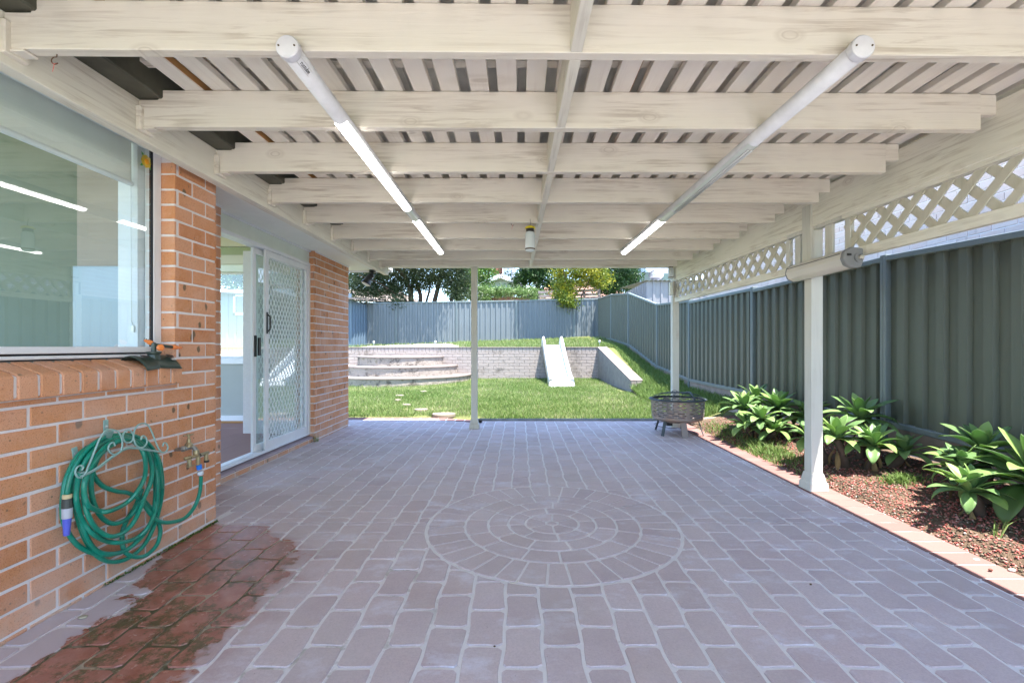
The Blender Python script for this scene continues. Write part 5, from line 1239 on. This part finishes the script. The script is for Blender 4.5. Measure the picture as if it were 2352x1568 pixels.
c_ = t.mix(t.ramp(ch, [(.35, 0.0), (.55, 1.0)]), (.0, .115, .075), (.008, .30, .20)); c_ = t.mix(t.ramp(t.noise(t.coord(), 8, 3), [(.5, 0.0), (.75, .3)]), c_, (.12, .32, .25))
t.bump(ch, .0015, .4); M['hose'] = t.fin(c_, .28, .5)
LOOPS = [
 ([(1050, 335), (860, 395), (710, 540), (640, 740), (650, 930), (700, 1130), (770, 1290), (870, 1400), (990, 1435), (1130, 1395), (1260, 1280), (1345, 1110), (1395, 930), (1412, 760), (1385, 560), (1300, 420), (1180, 345)], .050),
 ([(1060, 345), (900, 400), (770, 520), (690, 700), (665, 900), (720, 1080), (820, 1200), (940, 1258), (1060, 1265), (1190, 1225), (1290, 1130), (1360, 960), (1372, 760), (1340, 560), (1260, 430), (1160, 370)], .080),
 ([(1070, 360), (930, 425), (810, 560), (738, 740), (735, 920), (790, 1080), (880, 1180), (985, 1213), (1095, 1165), (1180, 1060), (1250, 890), (1320, 700), (1300, 520), (1220, 410), (1140, 372)], .098),
 ([(1080, 378), (960, 430), (860, 520), (800, 680), (798, 850), (850, 1000), (930, 1085), (1020, 1100), (1120, 1050), (1200, 950), (1290, 800), (1325, 620), (1270, 470), (1170, 395)], .070),
 ([(1090, 370), (940, 440), (800, 600), (735, 780), (760, 930), (860, 992), (960, 992), (1090, 930), (1190, 830), (1260, 690), (1260, 530), (1200, 420)], .112),
 ([(1045, 350), (850, 420), (720, 580), (660, 800)] + [(690, 1000), (735, 1180), (830, 1330), (960, 1365), (1100, 1330), (1230, 1220), (1320, 1080), (1350, 900), (1345, 700), (1290, 500), (1170, 370)], .064),
]
hs = MB(); hr = .0100
for k, (lp, off) in enumerate(LOOPS):
    N = len(lp); pts = [W4(a, b, off + .010 * math.sin(3.1 * i + k * 2)) for i, (a, b) in enumerate(lp)]
    hs.tube(spline(pts, True, 9), hr, 10, closed=True)
# end from the nozzle over the holder, and its hanging return
hs.tube(spline([W4(a, b, o) for a, b, o in ((586, 868, .06), (590, 800, .06), (630, 660, .062), (715, 510, .066), (850, 385, .07), (1000, 335, .07), (1150, 340, .07), (1280, 400, .075), (1360, 520, .08), (1385, 640, .08), (1402, 800, .07))], n=9), hr, 10)
hs.tube(spline([W4(a, b, o) for a, b, o in ((860, 380, .045), (690, 500, .045), (585, 690, .045), (548, 880, .045), (548, 1050, .05), (600, 1195, .05), (690, 1300, .05), (820, 1362, .055), (960, 1372, .06), (1110, 1325, .065), (1240, 1210, .07))], n=9), hr, 10)
hs.tube(spline([W4(a, b, o) for a, b, o in ((800, 640, .04), (830, 710, .042), (900, 780, .045), (1010, 820, .05), (1120, 838, .05), (1225, 900, .055), (1300, 1005, .06), (1370, 1075, .07), (1470, 1092, .08), (1600, 1058, .09), (1690, 960, .095), (1738, 830, .10), (1749, 690, .10))], n=9), hr, 10)
hs.tube(spline([W4(a, b, o) for a, b, o in ((1235, 800, .04), (1180, 950, .045), (1110, 1060, .05), (1064, 1190, .05), (1080, 1335, .055), (1165, 1390, .06), (1270, 1378, .06), (1362, 1290, .06), (1394, 1180, .055), (1372, 1080, .05), (1300, 960, .05), (1250, 900, .05))], n=9), hr, 10)
hose = thing('garden_hose', 'coiled braided green garden hose hung on the brick wall, with its blue tipped nozzle', 'hose', tuple(W4(1000, 350, .07)))
hs.build('tube', M['hose'], hose, smooth=True, uv=True)
ax = (W4(580, 1200, .06) - W4(586, 850, .06)).normalized(); n0 = W4(586, 848, .062)
def seg_(name, l0, l1, r0, r1, m, n=18):
    w = MB(); w.lathe([(r0 * .9, l0), (r0, l0 + .002), (r1, l1 - .002), (r1 * .92, l1)], n0, ax, n); return w.build(name, m, hose, smooth=False)
L_ = (W4(580, 1203, .06) - n0).length
seg_('nozzle_collar', 0, L_ * .10, .0165, .0165, plain('tan collar', (.62, .50, .28), .5)); seg_('nozzle_grip', L_ * .10, L_ * .33, .018, .019, plain('dark grey grip', (.06, .065, .06), .5))
seg_('nozzle_barrel', L_ * .33, L_ * .58, .0185, .0175, plain('grey nozzle', (.45, .47, .53), .4)); seg_('nozzle_tip', L_ * .58, L_, .0150, .0108, plain('blue nozzle', (.10, .13, .62), .35))
# scrolled wire hose hanger
M['verd'] = plain('pale green painted wire', (.28, .45, .42), .45, .5, var=.15, scale=30)
hg = thing('hose_hanger', 'scrolled pale green wire hose hanger screwed to the brick wall', 'hose hanger', tuple(W4(1050, 400, .05)))
def wire(pts, off=.135, r_=.0036, closed=False, nm='scroll'):
    w = MB(); w.tube(spline([W4(a, b, off) for a, b in pts], closed, 8), r_, 8, closed=closed); w.build(nm, M['verd'], hg, smooth=True)
wire([(712, 640), (722, 612), (700, 598), (668, 618), (656, 655), (672, 695), (705, 702), (740, 670), (775, 590), (820, 480), (868, 365), (915, 300), (965, 286), (1020, 300), (1055, 350), (1064, 420), (1045, 480), (1005, 504), (965, 490), (942, 455), (955, 415), (985, 398), (1000, 428)])
wire([(1225, 375), (1240, 340), (1268, 352), (1278, 395), (1255, 432), (1215, 440), (1180, 415), (1164, 365), (1168, 300), (1195, 252), (1240, 232), (1285, 246), (1318, 300), (1345, 370), (1375, 440), (1405, 480), (1440, 478), (1460, 445), (1448, 408), (1425, 402), (1416, 432)])
wire([(1115 + 46 * math.cos(a * .6283), 346 + 55 * math.sin(a * .6283)) for a in range(10)], closed=True, nm='ring')
wire([(705, 690), (840, 620), (960, 530), (1080, 455), (1150, 442), (1300, 462), (1412, 482)], nm='front_bar')
wire([(722, 690), (850, 628), (965, 540), (1085, 462), (1180, 452), (1300, 470), (1412, 484)], .128, .003, nm='front_bar')
def strap(a, b, nm='wall_strap'):
    (x0, y0), (x1, y1) = a, b; w = MB(); p = [W4(x0, y0, .0075), W4(x1, y1, .0075)]
    d = (p[1] - p[0]).normalized(); w.beam(p[0], p[1], .0045, .027, up=(0, 1, -d.y / max(d.z, 1e-3) if abs(d.z) > .1 else 0))
    o = w.build(nm, M['verd'], hg, bevel=.002)
    w = MB(); w.lathe([(.0075, 0), (.007, .003), (.001, .005)], p[0] + (p[1] - p[0]) * .28 + Vector((.002, 0, 0)), (1, 0, 0), 10); w.build('screw', M['alu'], o)
strap((920, 200), (922, 420)); strap((645, 440), (675, 640))
w = MB(); w.beam(W4(922, 420, .02), W4(965, 300, .13), .02, .004); w.beam(W4(675, 640, .02), W4(730, 660, .13), .02, .004); w.build('tray_arm', M['verd'], hg)
# tap with a three way manifold
M['brass'] = plain('weathered brass', (.42, .36, .22), .38, .5, metal=.75, var=.25, scale=30); M['steel'] = plain('dull tap metal', (.34, .34, .32), .4, .5, metal=.7, var=.3, scale=40)
def T8(cx_, cy_, off): return at_x((450 + cx_ / 7.84) * .8279, (1150 + cy_ / 7.84) * .8279, XW + off)
tp = thing('garden_tap', 'weathered brass wall tap with three way outlet and blue hose connector', 'tap', tuple(T8(560, 700, .09)))
w = MB(); w.tube([T8(300, 752, .0), T8(330, 752, .02), T8(420, 745, .055), T8(500, 735, .07)], .0105, 10); w.build('pipe', M['steel'], tp, smooth=True)
w = MB(); a_ = T8(410, 745, .055); b_ = T8(500, 738, .07); w.lathe([(.016, 0), (.017, .004), (.017, (b_ - a_).length - .004), (.016, (b_ - a_).length)], a_, b_ - a_, 6); w.build('nut', M['steel'], tp)
w = MB(); w.tube(spline([T8(500, 735, .07), T8(560, 715, .075), T8(640, 700, .085), T8(705, 730, .095), T8(735, 800, .10)], n=6), [.014] * 12 + [.012] * 13, 10); w.build('spout', M['steel'], tp, smooth=True)
w = MB(); a_ = T8(578, 700, .078); w.lathe([(.019, 0), (.020, .014), (.015, .022), (.0105, .026), (.010, .045), (.006, .047), (.006, .068)], a_, (0, 0, 1), 14); w.build('bonnet', M['brass'], tp, smooth=False)
w = MB(); w.beam(T8(460, 460, .078), T8(675, 425, .078), .007, .006); w.lathe([(.009, -.006), (.010, .0), (.009, .006)], T8(570, 440, .078), (0, 0, 1), 10); w.build('handle', M['brass'], tp, bevel=.001)
w = MB(); w.lathe([(.015, 0), (.0165, .004), (.0165, .020), (.014, .026), (.011, .034)], T8(737, 765, .10), (0, 0, -1), 14); w.build('collar', M['brass'], tp)
w = MB(); w.tube([T8(495, 955, .105), T8(750, 895, .10), T8(1000, 820, .095)], .0092, 10); w.build('manifold', M['brass'], tp, smooth=True)
for (x_, y_, l_, nm) in ((590, 965, .043, 'outlet'), (780, 900, .048, 'outlet'), (955, 850, .036, 'outlet')):
    w = MB(); w.lathe([(.0095, 0), (.0115, .005), (.0115, l_ * .8), (.0125, l_ * .82), (.0125, l_)], T8(x_, y_, .102), (.0, 0, -1), 12); o = w.build(nm, M['brass'], tp)
w = MB(); w.lathe([(.014, 0), (.014, .012), (.001, .014)], T8(965, 985, .10), (0, 0, -1), 12); w.build('black_cap', M['black'], tp)
w = MB(); w.beam(T8(390, 1090, .10), T8(480, 1055, .103), .004, .004); w.beam(T8(530, 1120, .103), T8(700, 1100, .103), .006, .006); w.lathe([(.007, 0), (.007, .008)], T8(545, 1125, .108), (1, 0, 0), 10); w.build('valve_levers', M['brass'], tp)
w = MB(); 
for (x_, y_) in ((600, 930), (815, 880)): w.lathe([(.0100, -.0012), (.0112, 0), (.0100, .0012)], T8(x_, y_, .102), (0, 1, .2), 14)
w.build('seal_ring', M['black'], tp)
a_ = T8(795, 1085, .102); w = MB(); w.lathe([(.0125, 0), (.0140, .002), (.0140, .026), (.0128, .028)], a_, (.05, .18, -1), 16); w.build('blue_connector', plain('bright blue plastic', (.02, .19, .72), .35), tp)
a_ = T8(825, 1225, .102); w = MB(); w.lathe([(.013, 0), (.0155, .002), (.0165, .012), (.015, .020), (.0125, .024)], a_, (.05, .12, -1), 12); w.build('hose_nut', plain('pale grey nut', (.55, .60, .66), .4), tp)
# rotary sprinkler on the sill
M['spr'] = plain('dark green plastic', (.035, .055, .045), .35, .5, var=.1); M['org'] = plain('orange plastic', (.80, .23, .05), .35, .5)
sp_ = thing('lawn_sprinkler', 'dark green rotary sprinkler with orange arm tips on the brick window sill', 'sprinkler', (-1.93, 2.42, 1.03))
def S7(cx_, cy_, X): return at_x((320 + cx_ / 10.69) * .8279, (900 + cy_ / 10.69) * .8279, X)
def skid(ctr_y, xoff, ln, hh, nm):
    w = MB(); n = 12; secs = []
    for i in range(n + 1):
        s = i / n; yy = ctr_y - ln / 2 + ln * s; h_ = hh * math.sin(math.pi * (.10 + .80 * s)) ** .8; wd = .030 * (.75 + .25 * math.sin(math.pi * s))
        zb = 1.012; secs.append([(xoff + a * wd, yy, zb + b) for a, b in ((-1.15, 0), (-1.0, h_ * .35), (-.6, h_ * .85), (0, h_), (.6, h_ * .85), (1.0, h_ * .35), (1.15, -.006))])
    b0 = len(w.V)
    for s_ in secs: w.V += s_
    k = 7
    for i in range(n):
        for j in range(k - 1): w.face([b0 + i * k + j, b0 + i * k + j + 1, b0 + (i + 1) * k + j + 1, b0 + (i + 1) * k + j])
    w.face([b0 + j for j in range(k)]); w.face([b0 + n * k + j for j in range(k)][::-1])
    return w.build(nm, M['spr'], sp_, smooth=True, solid=.002)
def hull_base():
    """moulded base: a wide arched saddle made from two wings meeting at a hub"""
    w = MB(); n, m_ = 26, 12; b0 = 0
    ctr = Vector((-1.925, 2.440)); 
    for i in range(n + 1):
        s = -1 + 2 * i / n
        for j in range(m_ + 1):
            q = -1 + 2 * j / m_
            hw = .042 + .026 * abs(s) ** .7
            x = ctr.x + q * hw; yy = ctr.y + s * .118
            arch = (.050 * (1 - abs(q) ** 2.6) * (.42 + .58 * abs(s) ** .8) * (1 - .25 * max(0, abs(s) - .8) / .2) + .030 * math.exp(-(s / .32) ** 2) * (1 - q * q) + .004)
            cut = 1 - .18 * (1 - abs(s))
            zb = 1.018 + (-(x - ctr.x)) * .38
            side = 1
            w.V.append((x, yy, zb + arch * side * cut - .004))
    for i in range(n):
        for j in range(m_):
            a = i * (m_ + 1) + j; w.face([a, a + 1, a + m_ + 2, a + m_ + 1])
    return w.build('base', M['spr'], sp_, smooth=True, solid=.004)
hull_base()
w = MB(); hub = Vector((-1.925, 2.445, 1.075)); w.lathe([(.030, -.03), (.026, -.004), (.034, .004), (.034, .010), (.022, .012)], hub, n=22); w.build('hub', M['spr'], sp_, smooth=False)
for sg in (-1, 1):
    w = MB(); w.lathe([(.016, 0), (.020, .002), (.016, .004)], (hub.x + .02, hub.y + sg * .085, 1.062), (.4, 0, 1), 14); w.build('carry_hole', M['black'], sp_)
w = MB(); w.lathe([(.012, 0), (.011, .045), (.001, .05)], hub + Vector((0, 0, .012)), n=12); w.build('spindle', M['spr'], sp_)
arm_c = hub + Vector((0, 0, .048))
e1 = S7(1100, 560, -1.935); e2 = S7(850, 460, -1.945); e3 = S7(1690, 670, -1.915); e4 = S7(1985, 690, -1.905)
w = MB(); w.tube([arm_c, arm_c.lerp(e1, .5), e1], .0088, 10); w.tube([arm_c, arm_c.lerp(e3, .5), e3], .0088, 10); w.build('arm', M['spr'], sp_, smooth=True)
for a_, b_ in ((e1, e2), (e3, e4)):
    w = MB(); w.tube([a_.lerp(b_, -.03), a_.lerp(b_, .05), a_.lerp(b_, .45), a_.lerp(b_, .5), a_.lerp(b_, .92), b_], [.010, .0125, .012, .0095, .0062, .003], 12); w.build('arm_tip', M['org'], sp_, smooth=True)
w = MB()
for k in range(4): p = e1.lerp(e2, .28 + .22 * k) + Vector((0, 0, .0095 - k * .001)); w.lathe([(.0022, 0), (.0022, .005)], p, n=6)
w.build('jets', M['black'], sp_)
w = MB(); w.lathe([(.0155, 0), (.017, .004), (.017, .014), (.012, .018), (.001, .019)], S7(1310, 690, -1.90), (1, -.45, .15), 16); w.build('dial', M['org'], sp_, smooth=False)
p = Vector((-1.880, 2.535, 1.036)); w = MB(); w.poly([p + Vector((0, -.018, .0055)), p + Vector((0, .016, .0055)), p + Vector((-.012, .016, .013)), p + Vector((-.012, -.018, .013))]); w.build('sticker', M['white'], sp_)
# yellow flower decoration stuck inside the window
fp = at_x(336, 371, -2.011); fl3 = thing('flower_sticker', 'yellow flower sticker on the window glass near its top right corner', 'sticker', tuple(fp))
w = MB()
for k in range(8):
    a = k * math.pi / 4; c_ = fp + Vector((0, math.cos(a) * .022, math.sin(a) * .022)); pts = [c_ + Vector((0, math.cos(b) * .013, math.sin(b) * .013)) for b in [i * math.pi / 5 for i in range(10)]]; w.poly([p_ + Vector((.0006 * (k % 2), 0, 0)) for p_ in pts])
w.build('petals', plain('yellow petals', (.80, .55, .02), .5), fl3, solid=.0006)
w = MB(); w.lathe([(.016, 0), (.014, .003), (.001, .004)], fp + Vector((.001, 0, 0)), (1, 0, 0), 14); w.build('flower_centre', plain('orange centre', (.85, .38, .02), .5), fl3)
w = MB()
for a in (.6, 2.2, 3.9, 5.5): c_ = fp + Vector((-.001, math.cos(a) * .040, math.sin(a) * .040)); d_ = Vector((0, math.cos(a), math.sin(a))); e_ = Vector((0, -math.sin(a), math.cos(a))); w.poly([c_ - d_ * .016, c_ + e_ * .007, c_ + d_ * .013, c_ - e_ * .007])
w.build('leaves', plain('green sticker leaves', (.05, .40, .08), .5), fl3, solid=.0006)

# ================================================================== FIRE PIT
M['rust'] = None
t = NT('heat stained steel'); v = t.coord(); c_ = t.mix(t.noise(v, 5, 4, .6), (.22, .20, .195), (.30, .25, .22)); c_ = t.mix(t.ramp(t.noise(t.coord((1, 1, 1), loc=(.6, 0, 0)), 3.3, 3), [(.50, 0.0), (.68, .7)]), c_, (.40, .22, .13)); M['rust'] = t.fin(c_, .5, .4, .35)
M['iron'] = plain('dark iron', (.06, .075, .08), .5, .4, metal=.3, var=.3)
fpx, fpy = 2.035, 5.98
fp_ = thing('fire_pit', 'round rusty steel fire pit with slotted sides and mesh lid at the patio edge', 'fire pit', (fpx, fpy, 0))
w = MB(); NS, z0_, z1_ = 96, .225, .435; rows = 17
def fr_(z): s = (z - z0_) / (z1_ - z0_); return .318 + .012 * s
for i in range(NS):
    for j in range(rows):
        jj = j; band = (i // 12) % 2
        hole = (1 <= j <= rows - 2) and (j % 2 == 1) and ((i + (3 if (j // 2) % 2 else 0)) % 6 not in (0, 5)) and not (i % 24 in (0, 1))
        if hole: continue
        a0 = 2 * math.pi * i / NS; a1 = 2 * math.pi * (i + 1) / NS; za = z0_ + (z1_ - z0_) * j / rows; zb_ = z0_ + (z1_ - z0_) * (j + 1) / rows
        w.poly([(fpx + fr_(za) * math.cos(a0), fpy + fr_(za) * math.sin(a0), za), (fpx + fr_(za) * math.cos(a1), fpy + fr_(za) * math.sin(a1), za), (fpx + fr_(zb_) * math.cos(a1), fpy + fr_(zb_) * math.sin(a1), zb_), (fpx + fr_(zb_) * math.cos(a0), fpy + fr_(zb_) * math.sin(a0), zb_)])
w.build('slotted_drum', M['rust'], fp_, solid=.003)
w = MB(); w.lathe([(.318, .224), (.305, .195), (.24, .168), (.12, .152), (.001, .148)], (fpx, fpy, 0), n=48, caps=False); w.build('bowl', M['rust'], fp_, smooth=True, solid=.003)
w = MB(); w.lathe([(.328, .435), (.352, .440), (.358, .446), (.350, .450), (.322, .446)], (fpx, fpy, 0), n=56, caps=False); w.build('rim', M['iron'], fp_, smooth=True, solid=.003)
for a in (R(218), R(322), R(60), R(130)):
    w = MB(); c_, s_ = math.cos(a), math.sin(a); ta = Vector((-s_, c_, 0))
    w.beam((fpx + .26 * c_, fpy + .26 * s_, .20), (fpx + .325 * c_, fpy + .325 * s_, .004), .045 if a < 4 else .03, .006, up=(c_, s_, .3)); w.build('leg', M['iron'], fp_, bevel=.002)
w = MB(); w.beam((fpx - .02, fpy - .27, .195), (fpx - .015, fpy - .33, .004), .075, .008, up=(0, -1, .3)); w.build('leg', M['rust'], fp_, bevel=.002)
w = MB(); w.tube([(fpx + .28 * math.cos(a), fpy + .28 * math.sin(a), .11) for a in [R(i * 12) for i in range(30)]], .004, 6, closed=True); w.build('leg_ring', M['iron'], fp_)
w = MB(); w.box(fpx - .14, fpx - .07, fpy - .02, fpy + .05, .10, .150); w.build('ash_catch', M['black'], fp_)
w = MB()   # domed lid of crossing wires
for k in range(9):
    a = math.pi * k / 9; pts = []
    for i in range(13): ph = R(8 + 164 * i / 12); rr_ = .325 * math.cos(ph); pts.append((fpx + rr_ * math.cos(a), fpy + rr_ * math.sin(a), .445 + .085 * math.sin(ph)))
    w.tube(pts, .0035 if k % 3 == 0 else .0018, 5)
for rr_, zz in ((.27, .492), (.18, .517), (.09, .528)): w.tube([(fpx + rr_ * math.cos(R(i * 15)), fpy + rr_ * math.sin(R(i * 15)), zz) for i in range(24)], .0018, 5, closed=True)
w.tube([(fpx + .323 * math.cos(R(i * 10)), fpy + .323 * math.sin(R(i * 10)), .452) for i in range(36)], .006, 6, closed=True)
w.build('mesh_lid', M['iron'], fp_)
w = MB(); w.tube([(fpx - .035 + .035 * math.cos(R(a)), fpy, .532 + .022 * math.sin(R(a))) for a in range(0, 181, 20)], .004, 6); w.build('lid_handle', M['iron'], fp_)
w = MB(); w.tube(spline([(fpx + .04, fpy - .05, .52), (fpx + .09, fpy - .16, .545), (fpx + .10, fpy - .24, .52), (fpx + .11, fpy - .31, .46)], n=6), .010, 8); w.build('poker_handle', M['iron'], fp_, smooth=True)
# little things lying about
def pebble(nm, lb, cat, p, s, m, sq=.5):
    w = MB(); w.lathe([(.001, -sq * .6), (.75, -sq * .4), (1, 0), (.7, sq * .5), (.001, sq * .65)], (0, 0, 0), n=9, caps=False)
    w.V = [(p[0] + v_[0] * s * random.uniform(.75, 1.1), p[1] + v_[1] * s * .7, p[2] + v_[2] * s) for v_ in w.V]; o = w.build(nm, m, smooth=True); tag(o, lb, cat); return o
q = at_z(190, 1417, .006); pebble('dry_leaf', 'pale curled dry leaf on the wet paving by the wall', 'leaf', (q.x, q.y, .008), .022, plain('pale leaf', (.42, .38, .28), .8), .3)
q = at_z(2275, 1309, .01); pebble('gum_nut', 'dark red brown seed pod on the pink border bricks', 'seed pod', (q.x, q.y, .012), .011, plain('seed brown', (.12, .035, .02), .7), .9)
q = at_z(1862, 1340, .01); pebble('gum_nut', 'tiny dark seed pod on the paving right of the paving circle', 'seed pod', (q.x, q.y, .008), .007, M['dark'], .9)
q = at_z(1136, 1790 * .8279, .01); pebble('gum_nut', 'tiny dark seed pod on the paving below the paving circle', 'seed pod', (q.x, q.y, .008), .005, M['dark'], .9)
w = MB(); q = at_z(1180, 1334, .01); w.tube(spline([(q.x - .02, q.y, .008), (q.x - .01, q.y - .012, .008), (q.x + .012, q.y - .006, .009), (q.x + .02, q.y + .012, .008)], n=5), .0016, 5); o = w.build('dry_twig', plain('straw twig', (.50, .45, .33), .8)); tag(o, 'small curled straw twig on the front bricks of the paving circle', 'twig')
for cx_, cy_, lb in ((830, 962, 'white stone on the red mulch between the two agave clusters'), (1330, 1402, 'white stone on the mulch near the right border'), (1590, 1487, 'cream stone on the mulch at the right edge of the view')):
    q = at_z((2200 + cx_ / 2.613) * .8279, (1000 + cy_ / 2.613) * .8279, .03); q.z = bed_z(q.x, q.y); pebble('pale_stone', lb, 'stone', (q.x, q.y, q.z + .008), .020, M['pebble'], .6)
M['moss'] = leaf_mat('wall foot moss', [(0, (.05, .11, .015)), (1, (.14, .24, .04))])
n = 500; y = 2.95 - RNG.random(n) ** 1.3 * .8; x = XW + .006 + np.abs(RNG.normal(size=n)) * .007; b_ = leaves('moss_strip', np.stack([x, y, .004 + RNG.random(n) * .010], 1), .012, M['moss'], None, .6); tag(b_, 'thin strip of green moss along the foot of the brick wall', 'moss', None, 'stuff')
w = MB(); q = Vector((-2.40, 5.47, 0)); 
for k in range(16): a = RNG.uniform(-.5, .5); hh = RNG.uniform(.04, .11); pz = q + Vector((random.uniform(0, .035), random.uniform(-.06, .01), 0)); w.poly([pz + Vector((-.003, 0, 0)), pz + Vector((.003, 0, 0)), pz + Vector((.02 * a, -.05 * abs(a), hh))])
o = w.build('grass_tuft', M['grass']); tag(o, 'little grass tuft at the foot of the far brick pier by the door step', 'weed')
